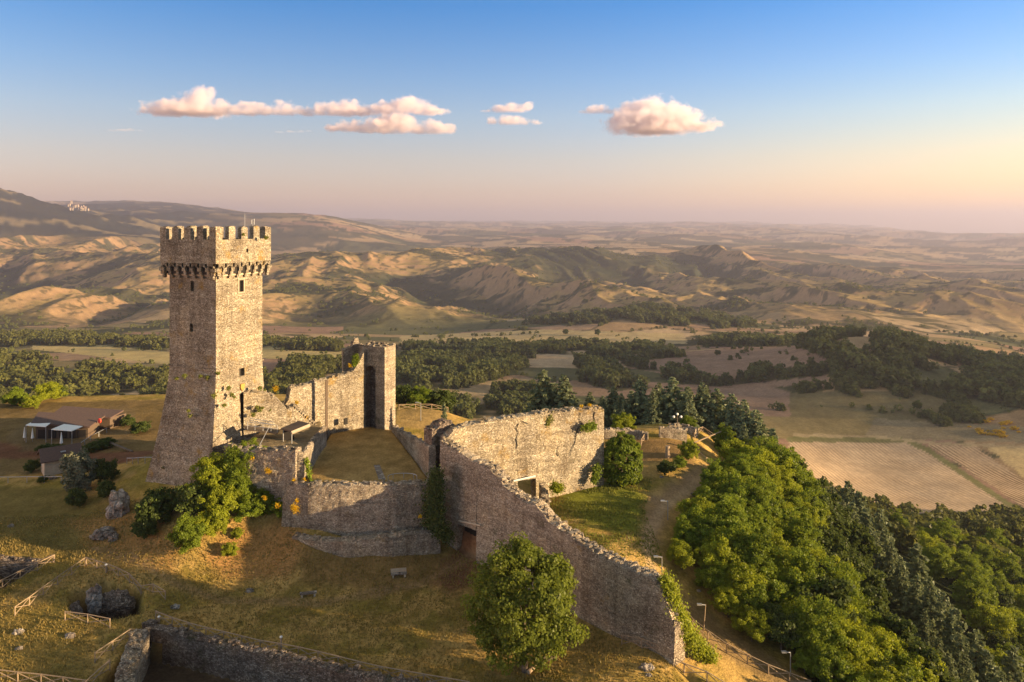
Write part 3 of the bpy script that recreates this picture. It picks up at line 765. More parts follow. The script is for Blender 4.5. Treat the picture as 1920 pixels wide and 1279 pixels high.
# string course: four butted bars round the shaft
sb = MB()
for a, b2, na in ((kcorner(0, 0, -.14, -.14), kcorner(1, 0, .14, -.14), -E2), (kcorner(0, 1, -.14, .14), kcorner(0, 0, -.14, -.0), -E1), (kcorner(1, 0, .14, 0), kcorner(1, 1, .14, .14), E1), (kcorner(1, 1, .0, .14), kcorner(0, 1, 0, .14), E2)):
    d = b2 - a; c = (a + b2) / 2 - na * .12
    sb.box((c.x, c.y, ZS + .02), (d.length, .3, .24), math.atan2(d.y, d.x))
sb.build("string_course", M['keep'], keep)
def opening(name, S, nrm, h, dep, frame=True, leafmat=None):
    mb = MB(); panel(mb, S, nrm, h, dep)
    w = mb.build(name, leafmat or M['void'], keep)
    if frame:
        fr = MB(); n = Vector(nrm)
        c = [Vector(S(u, v)) for u, v in ((h[0], h[2]), (h[1], h[2]), (h[1], h[3]), (h[0], h[3]))]
        t = (c[1] - c[0]).normalized(); up = Vector((0, 0, 1))
        for p, q, r in ((c[0] - t * .1, c[3] - t * .1, .12), (c[1] + t * .1, c[2] + t * .1, .12), (c[3] - t * .28 + up * .13, c[2] + t * .28 + up * .13, .14), (c[0] - t * .28 - up * .12, c[1] + t * .28 - up * .12, .12)):
            fr.tube(p + n * .03, q + n * .03, r, n=4)
        subpart(fr, "frame", M['plaster'], w, keep)
    return w
opening("window", side_fn('right', ZS, ZK, False), NRM['right'], holesR[0], .5)
opening("window", side_fn('right', KB, ZS, True), NRM['right'], holesRs[0], .5, False)
opening("door", side_fn('right', KB, ZS, True), NRM['right'], holesRs[1], .75, False, M['planks'])
for h in holesL: opening("window", side_fn('left', ZS, ZK, False), NRM['left'], h, .38, False)
# crown: arcade of corbels, parapet, merlons, roof
OV = .95
CS = KL + 2 * OV
CN = KN - (E1 + E2) * OV
sides = [(CN, E1, -E2), (CN, E2, -E1), (CN + E2 * CS, E1, E2), (CN + E1 * CS, E2, E1)]
nb_ = 7
ab, pb = MB(), MB()
for (o, t, n) in sides:
    w = (CS - .35) / nb_
    inn = -n
    for k in range(nb_):
        a0 = .175 + k * w; cx = a0 + w / 2; r = w / 2 - .36; zs = 38.85
        pts = [(a0, zs)] + [(cx - r * math.cos(math.pi * i / 10), zs + r * 1.05 * math.sin(math.pi * i / 10)) for i in range(11)] + [(a0 + w, zs), (a0 + w, ZA), (a0, ZA)]
        for face_off, fl in ((0.0, 0), (.34, 1)):
            vs = [tuple(o + t * x + inn * face_off + Vector((0, 0, z))) for x, z in pts]
            # strip of quads above the arch
            arc = list(range(1, 12)); top = [tuple(o + t * pts[i][0] + inn * face_off + Vector((0, 0, ZA))) for i in arc]
            vv = [vs[i] for i in arc] + top
            ab.add(vv, [(i, i + 1, 11 + i + 1, 11 + i) for i in range(10)])
            ab.add([vs[0], vs[1], top[0], vs[13]], [(0, 1, 2, 3)]); ab.add([vs[11], vs[12], vs[12 + 0], top[-1]], [(0, 1, 3)])
            ab.add([vs[11], tuple(o + t * (a0 + w) + inn * face_off + Vector((0, 0, zs))), tuple(o + t * (a0 + w) + inn * face_off + Vector((0, 0, ZA))), top[-1]], [(0, 1, 2, 3)])
        # soffit of the arch
        f = [tuple(o + t * pts[i][0] + Vector((0, 0, pts[i][1]))) for i in range(1, 12)]; g2 = [tuple(o + t * pts[i][0] + inn * .34 + Vector((0, 0, pts[i][1]))) for i in range(1, 12)]
        ab.add(f + g2, [(i, 11 + i, 12 + i, i + 1) for i in range(10)])
    for x in (0, CS):  # solid corner strips of the arcade
        pass
ab.build("arcade", M['keep'], keep)
for (o, t, n) in sides:
    w = (CS - .35) / nb_
    for k in range(nb_ + 1):
        mb = MB(); c = o + t * (.175 + k * w)
        rz = math.atan2(t.y, t.x)
        if k in (0, nb_):  # corner brackets lean outwards diagonally
            pass
        for z0, z1, dep, wd in ((38.35, 38.87, OV, .70), (37.8, 38.37, OV * .72, .56), (37.25, 37.82, OV * .4, .40)):
            q = c - n * (OV - dep / 2); mb.box((q.x, q.y, (z0 + z1) / 2), (wd, dep + .06, z1 - z0), rz)
        mb.build("corbel", M['keep'], keep)
# machicolations: near-black boxes between the corbels paint in the dark of open slots
for (o, t, n) in sides:
    w = (CS - .35) / nb_; mb = MB(); rz = math.atan2(t.y, t.x)
    for k in range(nb_):
        q = o + t * (.175 + (k + .5) * w) - n * .62; mb.box((q.x, q.y, 38.72), (w - .74, .5, 1.62), rz)
    mb.build("machicolation", M['void'], keep)
# parapet walls above the arcade
TH = .75
for i, (o, t, n) in enumerate(sides):
    a, b2 = (0, CS) if i in (0, 2) else (TH, CS - TH)
    def S(u, v, o=o, t=t, a=a, b2=b2): p = o + t * (a + (b2 - a) * u); return (p.x, p.y, ZA + (ZW - ZA) * v)
    hol = [(.53, .565, .42, .58, .3)] if i == 0 else ()
    fl = i in (1, 2)
    grid_face(pb, S, n, 22, 8, hol, .05, 6, fl)
    if hol:
        for h in hol: panel(pb, S, n, h, .28)
    def Si(u, v, o=o, t=t, n=n, a=a, b2=b2): p = o + t * (a + (b2 - a) * u) - n * TH; return (p.x, p.y, ZA + (ZW - ZA) * v)
    grid_face(pb, Si, -n, 12, 6, (), .03, 7, not fl)
    c = [o + t * a, o + t * b2, o + t * b2 - n * TH, o + t * a - n * TH]
    pb.add([(p.x, p.y, ZW) for p in c], [(0, 1, 2, 3)])
    pb.add([(p.x, p.y, ZA) for p in c], [(3, 2, 1, 0)])
    if i in (0, 2):
        for p, q in ((c[0], c[3]), (c[1], c[2])): pb.add([(p.x, p.y, ZA), (q.x, q.y, ZA), (q.x, q.y, ZW), (p.x, p.y, ZW)], [(0, 1, 2, 3)])
pb.build("parapet", M['keep'], keep)
rb = MB(); q = [CN + E1 * TH + E2 * TH, CN + E1 * (CS - TH) + E2 * TH, CN + E1 * (CS - TH) + E2 * (CS - TH), CN + E1 * TH + E2 * (CS - TH)]
rb.prism([(p.x, p.y) for p in q], ZK, 42.1); rb.build("roof_terrace", M['plaster'], keep)
rng = random.Random(5)
done = set()
for (o, t, n) in sides:
    for k in range(5):
        w = 1.32; x = w / 2 + k * (CS - w) / 4
        c = o + t * x - n * (TH / 2)
        if k in (0, 4):
            c = o + t * x - n * (w / 2)
            key = (round(c.x, 1), round(c.y, 1))
            if key in done: continue
            done.add(key)
        mb = MB(); hgt = ZM - ZW + rng.uniform(-.12, .1)
        mb.box((c.x, c.y, ZW + hgt / 2), (w, w if k in (0, 4) else TH, hgt), math.atan2(t.y, t.x))
        # a rough cap stone
        mb.box((c.x + rng.uniform(-.1, .1), c.y, ZW + hgt + .03), (w * .8, .5, .1), math.atan2(t.y, t.x) + rng.uniform(-.1, .1))
        mb.build("merlon", M['keep'], keep)
# crest over the door
cb = MB(); S = side_fn('right', KB, ZS, True); c0 = Vector(S(.53, hz(zpx(729, 116.3), KB, ZS))) - E2 * .12
pts = [(-.42, .5), (.42, .5), (.42, -.05), (.22, -.42), (0, -.6), (-.22, -.42), (-.42, -.05)]
fr = [tuple(c0 + E1 * x + Vector((0, 0, z)) - E2 * .12) for x, z in pts]; bk = [tuple(c0 + E1 * x + Vector((0, 0, z)) + E2 * .15) for x, z in pts]
cb.add(fr + bk, [tuple(range(7)), tuple(range(13, 6, -1))] + [(i, 7 + i, 7 + (i + 1) % 7, (i + 1) % 7) for i in range(7)])
cb.build("coat_of_arms", M['crest'], keep)
# two aerials on the roof
for px, top, lab in ((459, 401, "thin tall bare mast on the roof of the keep"), (474, 411, "short antenna with a cluster of rods on the keep roof")):
    Y = 121.0; x, y, z = at(px, top, Y); t_ = thing("antenna", lab, "antenna", (x, y, 42.1))
    mb = MB(); mb.tube((x, y, 42.1), (x, y, z), .035, .02); mb.build("mast", M['metal'], t_)
    mb = MB()
    for dz in (.2, .5, .8): mb.tube((x - .3, y, z - dz), (x + .3, y + .1, z - dz), .02)
    if top == 411:
        mb.tube((x + .22, y, z - .9), (x + .22, y, z + .05), .05); mb.tube((x - .2, y, z - .8), (x - .2, y, z - .1), .05)
    mb.build("aerial", M['metal'], t_)

# ------------------------------------------------------------------ curtain walls
def pathlen(P): return [0] + list(np.cumsum([math.hypot(b[0] - a[0], b[1] - a[1]) for a, b in zip(P[:-1], P[1:])]))
def wall_thing(name, label, P, zb, zt, th, mat, doors=(), rub=30, **kw):
    mx = sum(p[0] for p in P) / len(P); my = sum(p[1] for p in P) / len(P)
    t = thing(name, label, "wall", (mx, my, zb(0) if callable(zb) else zb))
    zbf = zb if callable(zb) else (lambda s: zb); ztf = zt if callable(zt) else (lambda s: zt)
    mb = MB(); L = pathlen(P)[-1]; cuts = [0]
    for d0, d1, dz0, dz1 in doors:
        wall_into(mb, P, zbf, ztf, th, s0=cuts[-1], s1=d0, rubble=rub // 3, **kw)
        wall_into(mb, P, lambda s: dz1, ztf, th, s0=d0, s1=d1, **kw)
        cuts.append(d1)
    wall_into(mb, P, zbf, ztf, th, s0=cuts[-1], s1=L, rubble=rub, **kw)
    w = mb.build("masonry", mat, t)
    return t
def prof(px_path, P):
    """wall-top height as a function of arc length from photo points along the path"""
    A = np.array(P, dtype=float); L = np.array(pathlen(P)); S_, Z_ = [], []
    fine = np.linspace(0, L[-1], 2000); fx = np.interp(fine, L, A[:, 0]); fy = np.interp(fine, L, A[:, 1]); fp = 960 + F * fx / fy
    for px, py in px_path:
        i = int(np.argmin(np.abs(fp - px))); S_.append(fine[i]); Z_.append(ZC - (py - HY) / F * fy[i])
    o = np.argsort(S_); S_ = np.array(S_)[o]; Z_ = np.array(Z_)[o]
    return lambda s: float(np.interp(s, S_, Z_))
def s_at(P, px):
    A = np.array(P, dtype=float); L = np.array(pathlen(P)); fine = np.linspace(0, L[-1], 4000)
    fp = 960 + F * np.interp(fine, L, A[:, 0]) / np.interp(fine, L, A[:, 1]); return float(fine[int(np.argmin(np.abs(fp - px)))])

# shadowed bastion wall, from the corner down to its free end (slightly bowed)
PW = [WA, (-6.6, 102.6), (-1.0, 97.6), (4.6, 91.9), (9.6, 86.4), (13.8, 81.8), WB]
top = prof([(834,826),(850,836),(878,851),(925,876),(947,898),(963,920),(988,936),(1016,945),(1031,967),(1066,995),(1113,1028),(1175,1058),(1222,1077),(1243,1095),(1262,1135),(1275,1180)], PW)
PWl = pathlen(PW)[-1]
bw_ = wall_thing("bastion_wall", "tall shadowed curtain wall sloping down beside the round tree", PW, lambda s: 1.2 - 3.6 * (s / PWl) ** 2 - .6, lambda s: top(s), 1.7, M['wall'],
           doors=[(s_at(PW, 868), s_at(PW, 904), 0, zpx(983, 101.5))], rub=170, amp=.12, jag=.35, seed=11, batter=.35)
s_d = s_at(PW, 886); xd = float(np.interp(s_d, pathlen(PW), [p[0] for p in PW])); yd = float(np.interp(s_d, pathlen(PW), [p[1] for p in PW]))
mb = MB(); mb.box((xd + .3, yd + .3, 3.0), (3.2, .7, 5.2), math.radians(-42)); mb.build('doorway', M['void'], bw_)
lt = thing("lintel_beam", "pale beam over the doorway at the foot of the shadowed wall", "beam", (-6, 101, 5))
mb = MB(); a = at(860, 977, 101.6); b_ = at(901, 986, 98.6); mb.tube(a, b_, .13, n=4); mb.build("beam", M['plaster'], lt)
# the sunlit wall
PL = [(-9.9, 105.6), (-3, 108.7), (5, 112.1), WE]
topl = prof([(833,818),(845,806),(870,796),(920,786),(1000,775),(1060,769),(1100,766),(1127,765)], PL)
lw = wall_thing("sunlit_wall", "broad sunlit rubble wall with cracks and a low doorway", PL, lambda s: 3.0, topl, 1.9, M['keep'],
           doors=[(s_at(PL, 966), s_at(PL, 1000), 0, zpx(899, 110))], rub=80, amp=.1, jag=.2, seed=13)
mb = MB(); a = at(963, 902, 108.6); b_ = at(1004, 893, 109.6); mb.tube(a, b_, .14, n=4); mb.build("lintel", M['white'], lw)
rngc = random.Random(4)
for pts in ([(1083,775),(1080,785),(1085,795),(1078,803),(1075,815),(1073,828),(1069,838),(1064,850),(1063,855)], [(968,794),(963,803),(967,812),(963,823),(965,835),(963,842)], [(1109,772),(1107,783),(1111,793)], [(1041,838),(1040,850),(1043,856)], [(975,790),(985,795)]):
    mb = MB()
    def onwall(px, py):   # a point just proud of the wall's near face
        s = s_at(PL, px); A = np.array(PL); L = np.array(pathlen(PL)); x = np.interp(s, L, A[:, 0]); y = np.interp(s, L, A[:, 1]) - .98
        return (x + .38, y, ZC - (py - HY) / F * y)
    q = [onwall(*p) for p in pts]
    for a, b_ in zip(q[:-1], q[1:]): mb.tube(a, b_, rngc.uniform(.03, .07), rngc.uniform(.03, .06), n=5)
    mb.build("crack", M['void'], lw)
# broken pier behind the corner
pier = thing("broken_pier", "dark broken masonry pier standing at the corner of the two big walls", "pier", (-10.3, 107.2, 4))
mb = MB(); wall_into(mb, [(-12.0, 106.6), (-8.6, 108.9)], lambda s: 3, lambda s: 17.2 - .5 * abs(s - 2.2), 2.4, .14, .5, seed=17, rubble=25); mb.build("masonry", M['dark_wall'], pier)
# curtain wall from the keep to the gate tower
PC = [(-40.3, 120.2), (-35.4, 123.9), (-30.5, 127.6), (-26.0, 130.9)]
topc = prof([(492,766),(520,768),(537,752),(541,727),(570,720),(600,712),(640,702),(662,693),(668,680),(684,655)], PC)
cw = wall_thing("courtyard_wall", "sunlit curtain wall running from the keep to the gate tower", PC, lambda s: 8.5, topc, 1.5, M['keep'], rub=40, amp=.08, jag=.25, seed=19)
# dark drainpipe-like strip on the curtain wall and small doorway
mb = MB(); x, y, z = at(610.5, 712, 124.6); mb.box((x + .3, y - .62, (z + 9) / 2 + .1), (.42, .16, z - 9), math.atan2(11, 14)); mb.build("drain_strip", M['planks'], cw)
mb = MB(); x, y, z = at(648, 790, 126.6); mb.box((x, y, z), (.6, .3, 1.0), math.atan2(11, 14)); mb.build("doorway", M['void'], cw)
# sloping buttress with stairs between keep and courtyard wall
PB = [(-42.3, 117.6), (-38.5, 119.2), (-35.8, 120.5), (-30.9, 122.8)]
topb = prof([(478,735),(500,737),(520,748),(537,766),(548,758),(552,760),(575,780),(606,808)], PB)
bt = wall_thing("stair_buttress", "sloping sunlit buttress with stairs below the door of the keep", PB, lambda s: 8.5, topb, 1.6, M['keep'], rub=20, amp=.1, jag=.08, seed=23)
for k in range(14):
    px = 552 + k * 4.0; s = s_at(PB, px); A = np.array(PB); L = np.array(pathlen(PB)); x = float(np.interp(s, L, A[:, 0])); y = float(np.interp(s, L, A[:, 1]))
    mb = MB(); mb.box((x + .1, y - .5, topb(s) + .16), (.34, .9, .34), math.atan2(5, 12)); mb.build("step", M['keep'], bt)
# gate tower
gt = thing("gate_tower", "narrow ruined gate tower with a tall dark arched recess", "tower", (-22.5, 131, 9))
GN = Vector((-21.99, 129.0, 0)); GA = math.radians(65); G1 = Vector((math.cos(GA), math.sin(GA), 0)); G2 = Vector((-math.sin(GA), math.cos(GA), 0)); gw, gd = 3.3, 5.4
zt0 = zpx(652, 129); mb = MB()
def gS(o, d, w): return lambda u, v: (o.x + d.x * w * u, o.y + d.y * w * u, 7.5 + (zt0 - 7.5) * v)
ho = [(.36, .76, .1, .80, 1.6)]
grid_face(mb, gS(GN, G2, gd), -G1, 20, 36, ho, .08, 31, True)
grid_face(mb, gS(GN, G1, gw), -G2, 12, 36, (), .08, 32, False)
grid_face(mb, gS(GN + G1 * gw, G2, gd), G1, 12, 24, (), .08, 33, False)
grid_face(mb, gS(GN + G2 * gd, G1, gw), G2, 10, 24, (), .08, 34, True)
q = [GN, GN + G1 * gw, GN + G1 * gw + G2 * gd, GN + G2 * gd]
mb.prism([((p.x), (p.y)) for p in [GN + (G1 + G2) * .06, GN + G1 * (gw - .06) + G2 * .06, GN + G1 * (gw - .06) + G2 * (gd - .06), GN + G2 * (gd - .06) + G1 * .06]], zt0 - .6, zt0 + .02)
rr = random.Random(8)
for k in range(26):
    u, v = rr.random(), rr.random()
    if rr.random() < .6: u = rr.choice((.06, .94))
    p = GN + G1 * gw * u + G2 * gd * v; mb.box((p.x, p.y, zt0 + .1), (rr.uniform(.3, .6), rr.uniform(.3, .5), rr.uniform(.2, .5)), rr.uniform(0, 3))
mb.build("masonry", M['wall'], gt)
mb = MB(); S = gS(GN, G2, gd); panel(mb, S, -G1, ho[0], 1.55); 
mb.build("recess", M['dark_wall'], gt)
mb = MB()   # rounded head of the recess: two spandrel fillings
for sgn in (0, 1):
    u0, u1 = ho[0][0], ho[0][1]; zc = 7.5 + (zt0 - 7.5) * .80; r = (u1 - u0) * gd / 2; um = (u0 + u1) / 2
    ed = u0 if sgn == 0 else u1
    arc = [(um + (-1 if sgn == 0 else 1) * r / gd * math.cos(a), zc - r + r * math.sin(a)) for a in [math.pi / 2 * i / 6 for i in range(7)]]
    pts = arc + [(ed, zc)]
    for off in (0.02,):
        fr = [tuple(GN + G2 * gd * u + Vector((0, 0, z)) + G1 * off) for u, z in pts]; bk = [tuple(Vector(p) + G1 * 1.4) for p in fr]
        n_ = len(pts); mb.add(fr + bk, [tuple(range(n_)), tuple(range(2 * n_ - 1, n_ - 1, -1))] + [(i, n_ + i, n_ + (i + 1) % n_, (i + 1) % n_) for i in range(n_)])
mb.build("arch", M['wall'], gt)
# ruined back wall of the gate tower, with its stub of masonry
mb = MB(); PGb = [(-30.2, 133.0), (-27.0, 134.5), (-24.4, 135.6)]
tg = prof([(644,656),(652,652),(660,650),(664,634),(671,634),(673,648),(690,652)], PGb)
wall_into(mb, PGb, lambda s: 8, tg, .9, .1, .2, seed=37, rubble=14, step=.3); mb.build("rear_wall", M['wall'], gt)
# low wall on the courtyard's sunny side
PS = [(-20.2, 128.2), (-17.4, 121.5), (-14.8, 114.5), (-12.2, 107.2), (-11.2, 104.6)]
tops = prof([(741,801),(760,812),(788,828),(800,833),(812,838)], PS)
wall_thing("courtyard_side_wall", "low shadowed wall along the courtyard from gate tower to corner", PS, lambda s: 8.0, tops, 1.0, M['wall'], rub=40, amp=.09, jag=.25, seed=41)
# front bastion: a thick stub wall with a ledge behind
PF = [(-41.0, 107.6), (-35.5, 106.3), (-30.0, 104.9)]
topf = prof([(424,833),(445,836),(460,840),(500,843),(540,842),(566,843)], PF)
wall_thing("stub_wall", "short thick shadowed wall with weeds on top below the keep", PF, lambda s: 5.0, topf, 1.6, M['wall'], rub=45, amp=.1, jag=.3, seed=43)
PFr = [(-29.6, 104.6), (-29.7, 109), (-29.9, 114), (-30.1, 119.5)]
topr = prof([(566,846),(580,838),(600,806),(607,800)], PFr)
wall_thing("terrace_wall", "shadowed retaining wall beside the courtyard under the shelter", PFr, lambda s: 8.0, lambda s: 13.2, .8, M['wall'], rub=16, amp=.07, jag=.15, seed=47)
# retaining wall below the courtyard, two tiers
PR = [(-31.5, 103.9), (-27.5, 102.6), (-22, 102.0), (-16, 102.0), (-11.4, 103.2)]
topR = prof([(536,930),(548,908),(560,905),(640,907),(700,907),(780,904),(800,906)], PR)
wall_thing("retaining_wall", "curved grey retaining wall holding up the courtyard lawn", PR, lambda s: 1.5, topR, 1.3, M['wall'], rub=60, amp=.1, jag=.15, seed=53, batter=.5)
PR2 = [(-29.2, 101.0), (-26.5, 99.6), (-22, 98.9), (-16, 99.4), (-10.0, 101.8)]
topR2 = prof([(562,1003),(600,1010),(650,1012),(700,1006),(760,998),(830,994)], PR2)
wall_thing("footing_wall", "low stepped footing at the base of the retaining wall", PR2, lambda s: -.5, topR2, 1.5, M['wall'], rub=30, amp=.1, jag=.15, seed=59, batter=.25)
# excavated ruin in the lower corner
PN = [(-41.6, 84.9), (-33, 81.8), (-24.2, 78.6), (-14, 75.2), (-4.8, 72.3)]
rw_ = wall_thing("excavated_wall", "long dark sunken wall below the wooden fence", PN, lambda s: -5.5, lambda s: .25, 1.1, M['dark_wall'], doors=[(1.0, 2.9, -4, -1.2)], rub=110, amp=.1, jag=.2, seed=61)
mb = MB(); mb.box((-40.2, 85.6, -3), (3.4, .4, 5), math.atan2(-3, 8.6)); mb.build("doorway", M['void'], rw_)
wall_thing("ruin_wall", "broken wall end with weeds beside the dark cellar opening", [(-41.4, 83.4), (-40.3, 79), (-38.6, 74.5), (-37.5, 70)], lambda s: -5.5, lambda s: .3 + .3 * math.sin(s), 1.8, M['wall'], rub=90, amp=.15, jag=.5, seed=67)
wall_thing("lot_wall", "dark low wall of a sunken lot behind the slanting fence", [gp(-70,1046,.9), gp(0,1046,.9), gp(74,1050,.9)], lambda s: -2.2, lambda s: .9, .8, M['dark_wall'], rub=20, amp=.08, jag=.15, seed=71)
# low walls on the terrace behind the sunlit wall
for nm, lab, pts, zt_, sd2 in (("garden_wall", "long low grey wall behind the dense conical bush", [(1128,805,137),(1180,806,137),(1215,812,136)], 0, 73),
                             ("garden_wall", "squat ruined block of low wall by the three globe lamp", [(1236,803,138),(1262,803,138),(1287,806,138)], 0, 79),
                             ("garden_wall", "stepped stone wall stub near the trees behind the terrace", [(1255,796,144),(1285,797,144),(1306,806,142)], 0, 83)):
    P = [(at(px, py, Y)[0], Y) for px, py, Y in pts]
    zz = [at(*p)[2] for p in pts]; L = pathlen(P)
    wall_thing(nm, lab, P, lambda s: 3.0, lambda s, L=L, zz=zz: float(np.interp(s, L, zz)), .9, M['wall'], rub=14, amp=.08, jag=.15, seed=sd2)
for pts, lab in (([(990,925,107.6),(1010,908,108.2)], "broken masonry lump beside the low doorway of the sunlit wall"),):
    P = [(at(px, py, Y)[0], Y) for px, py, Y in pts]
    wall_thing("wall_stub", lab, [(4.4, 109.0), (4.9, 106.6)], lambda s: 3.2, lambda s: 7.6 - .7 * s, 1.0, M['wall'], rub=18, amp=.15, jag=.3, seed=89)

# ------------------------------------------------------------------ shelter, walkway and railings by the keep
sh = thing("wooden_shelter", "small lean-to roof with pale edge over a dark opening", "shelter", (-33, 113, 13))
a, b_, c_, d_ = at(527, 803, 112.5), at(547, 808, 111.0), at(581, 794, 113.2), at(560, 789, 116)
mb = MB(); mb.slab([a, b_, c_, d_], .22); mb.build("roof", M['planks'], sh)
mb = MB(); mb.tube((b_[0], b_[1] - .1, b_[2] - .28), (c_[0], c_[1] - .1, c_[2] - .28), .26, n=4); mb.build("fascia", M['plaster'], sh)
mb = MB(); mb.box((-33.9, 113.4, 13.3), (1.5, 1.2, 2.5), .3); mb.build("doorway", M['void'], sh)
for px, py, Y in ((531, 806, 112.3), (547, 812, 111.2)):
    x, y, z = at(px, py, Y); mb = MB(); mb.tube((x, y, 12.7), (x, y, z - .1), .07); mb.build("post", M['metal'], sh)
wk = thing("walkway", "timber walkway with grey railings leading to the keep door", "walkway", (-38, 112, 13))
p = [at(456, 797, 115.0), at(462, 805, 112.6), at(520, 812, 112.2), at(524, 806, 114.6)]
mb = MB(); mb.slab(p, .18); mb.build("deck", M['bark'], wk)
mb = MB(); 
for px in (464, 478, 493, 508, 520):
    x, y, z = at(px, 805 + (px - 462) * .11, 112.5); mb = MB(); mb.tube((x, y, z), (x, y, z + 1.1), .05); mb.build("post", M['metal'], wk)
for dz in (.55, 1.1):
    mb = MB(); a = at(463, 805, 112.5); b_ = at(520, 811, 112.2); mb.tube((a[0], a[1], a[2] + dz), (b_[0], b_[1], b_[2] + dz), .04); mb.build("rail", M['metal'], wk)
for (p0, p1) in (((468, 784, 115.4), (515, 792, 115.0)), ((486, 836, 107.8), (505, 800, 111.8)), ((468, 788, 115.4), (515, 797, 115.0))):
    mb = MB(); mb.tube(at(*p0), at(*p1), .05); mb.build("rail", M['metal'], wk)

# ------------------------------------------------------------------ the low restaurant and the hut
def zg(x, y): return ground(x, y)
bz = .9
rs = thing("restaurant", "long low dark building with two brown pitched roofs", "building", (-94, 158, bz))
def up(px, py, Y): return at(px, py, Y)
zr = lambda p: p[2]
# front wing
w0 = [(-98.6, 154.6), (-87.8, 154.6), (-88.2, 159.6), (-100.4, 159.6)]
mb = MB(); mb.prism(w0, bz - 1, 3.6); mb.build("wall", M['planks'], rs)
A, B_, Cc, D = at(58, 793, 154), at(168, 800, 154), at(197, 779, 160), at(72, 772, 160)
mb = MB(); mb.slab([A, B_, Cc, D], .3); mb.build("roof", M['tile'], rs)
mb = MB(); w1 = [(-98.5, 160.6), (-86.5, 160.6), (-85, 164.5), (-97.5, 164.5)]; mb.prism(w1, bz - 1, 3.7); mb.build("rear_wall", M['planks'], rs)
A, B_, Cc, D = at(98, 776, 160.3), at(207, 783, 160.3), at(232, 769, 165), at(118, 761, 165)
mb = MB(); mb.slab([A, B_, Cc, D], .3); mb.build("roof", M['tile'], rs)
x, y, z = at(186, 789, 156.5); mb = MB(); mb.tube((x, y - .1, z), (x + .12, y + .1, z), .5, n=14); mb.build("sign", M['red'], rs)
for k, x in enumerate((-97.3, -95.2, -93, -90.8, -88.9)):
    mb = MB(); mb.box((x, 154.5, 2.0), (1.5, .16, 1.7)); mb.build("window", M['void'], rs)
for (qs, lab) in ((((48,797,152.4),(85,800,152),(95,793,154.6),(58,792,154.8)), "narrower pale awning at the far end of the restaurant front"), (((96,805,149.6),(134,808,149.2),(155,799,152.6),(120,795,153.4)), "wider pale awning beside the closed parasol")):
    q = [at(*p) for p in qs]; cx = sum(p[0] for p in q) / 4; cy_ = sum(p[1] for p in q) / 4
    t_ = thing("awning", lab, "awning", (cx, cy_, bz), "pale awnings of the restaurant")
    mb = MB(); mb.slab(q, .12); mb.build("cover", M['white'], t_)
    for p in q[:2]:
        mb = MB(); mb.tube((p[0], p[1] + .15, zg(p[0], p[1])), (p[0], p[1] + .15, p[2] - .12), .07); mb.build("post", M['metal'], t_)
for px, py, Y, lab in ((46, 817, 153.6, "closed pale parasol farthest along the restaurant terrace"), (61, 817, 153, "closed pale parasol under the narrower awning"), (115, 828, 149, "closed pale parasol in front of the wider awning")):
    x, y, z = at(px, py, Y); z = zg(x, y); t_ = thing("parasol", lab, "parasol", (x, y, z), "closed parasols at the restaurant")
    mb = MB(); mb.tube((x, y, z), (x, y, z + 2.9), .04); mb.build("pole", M['metal'], t_)
    mb = MB(); mb.tube((x, y, z + .7), (x, y, z + 1.2), .30, .24, 8); mb.tube((x, y, z + 1.2), (x, y, z + 2.8), .24, .05, 8); mb.build("canopy", M['white'], t_)
hut = thing("small_hut", "small plastered hut with a tiled gable roof", "hut", (-80, 132, .9))
hx, hy = -79.6, 131.5; hz0 = zg(hx, hy) - .5
hc, hs = math.cos(math.radians(38)), math.sin(math.radians(38))
def hl(u, v): return (hx + u * hc - v * hs, hy + u * hs + v * hc)
mb = MB(); mb.prism([hl(-2.6, -2.4), hl(2.6, -2.4), hl(2.6, 2.4), hl(-2.6, 2.4)], hz0, hz0 + 3.4)
a, b_, c_ = hl(2.6, -2.4), hl(2.6, 2.4), hl(2.6, 0)
for uu in (2.6, -2.6):
    a, b_, c_ = hl(uu, -2.4), hl(uu, 2.4), hl(uu, 0)
    a2, b2, c2 = hl(uu - .2 * np.sign(uu), -2.4), hl(uu - .2 * np.sign(uu), 2.4), hl(uu - .2 * np.sign(uu), 0)
    mb.add([(a[0], a[1], hz0 + 3.4), (b_[0], b_[1], hz0 + 3.4), (c_[0], c_[1], hz0 + 4.6), (a2[0], a2[1], hz0 + 3.4), (b2[0], b2[1], hz0 + 3.4), (c2[0], c2[1], hz0 + 4.6)], [(0, 1, 2), (5, 4, 3), (0, 2, 5, 3), (2, 1, 4, 5)])
mb.build("wall", M['plaster'], hut)
mb = MB()
for sgn in (-1, 1):
    e0, e1, r1, r0 = hl(-3.2, sgn * 3.1), hl(3.2, sgn * 3.1), hl(3.2, 0), hl(-3.2, 0)
    q = [(e0[0], e0[1], hz0 + 3.15), (e1[0], e1[1], hz0 + 3.15), (r1[0], r1[1], hz0 + 4.75), (r0[0], r0[1], hz0 + 4.75)]
    mb.slab(q if sgn < 0 else q[::-1], .18)
rf = mb.build("roof", M['tile'], hut)
mb = MB(); p = hl(.3, -1.5); mb.box((p[0], p[1], hz0 + 4.05), (.8, .7, .12), math.radians(38)); subpart(mb, "skylight", M['metal'], rf, hut)
mb = MB(); p = hl(2.65, -.3); mb.box((p[0], p[1], hz0 + 1.6), (.12, 1.0, 2.0), math.radians(38)); mb.build("door", M['planks'], hut)
st_ = thing("garden_steps", "dark timber steps with handrail climbing to the restaurant terrace", "steps", gp(225, 812, 1.5) + (1.5,))
p0 = at(196, 804, 147); p1 = at(243, 824, 140)
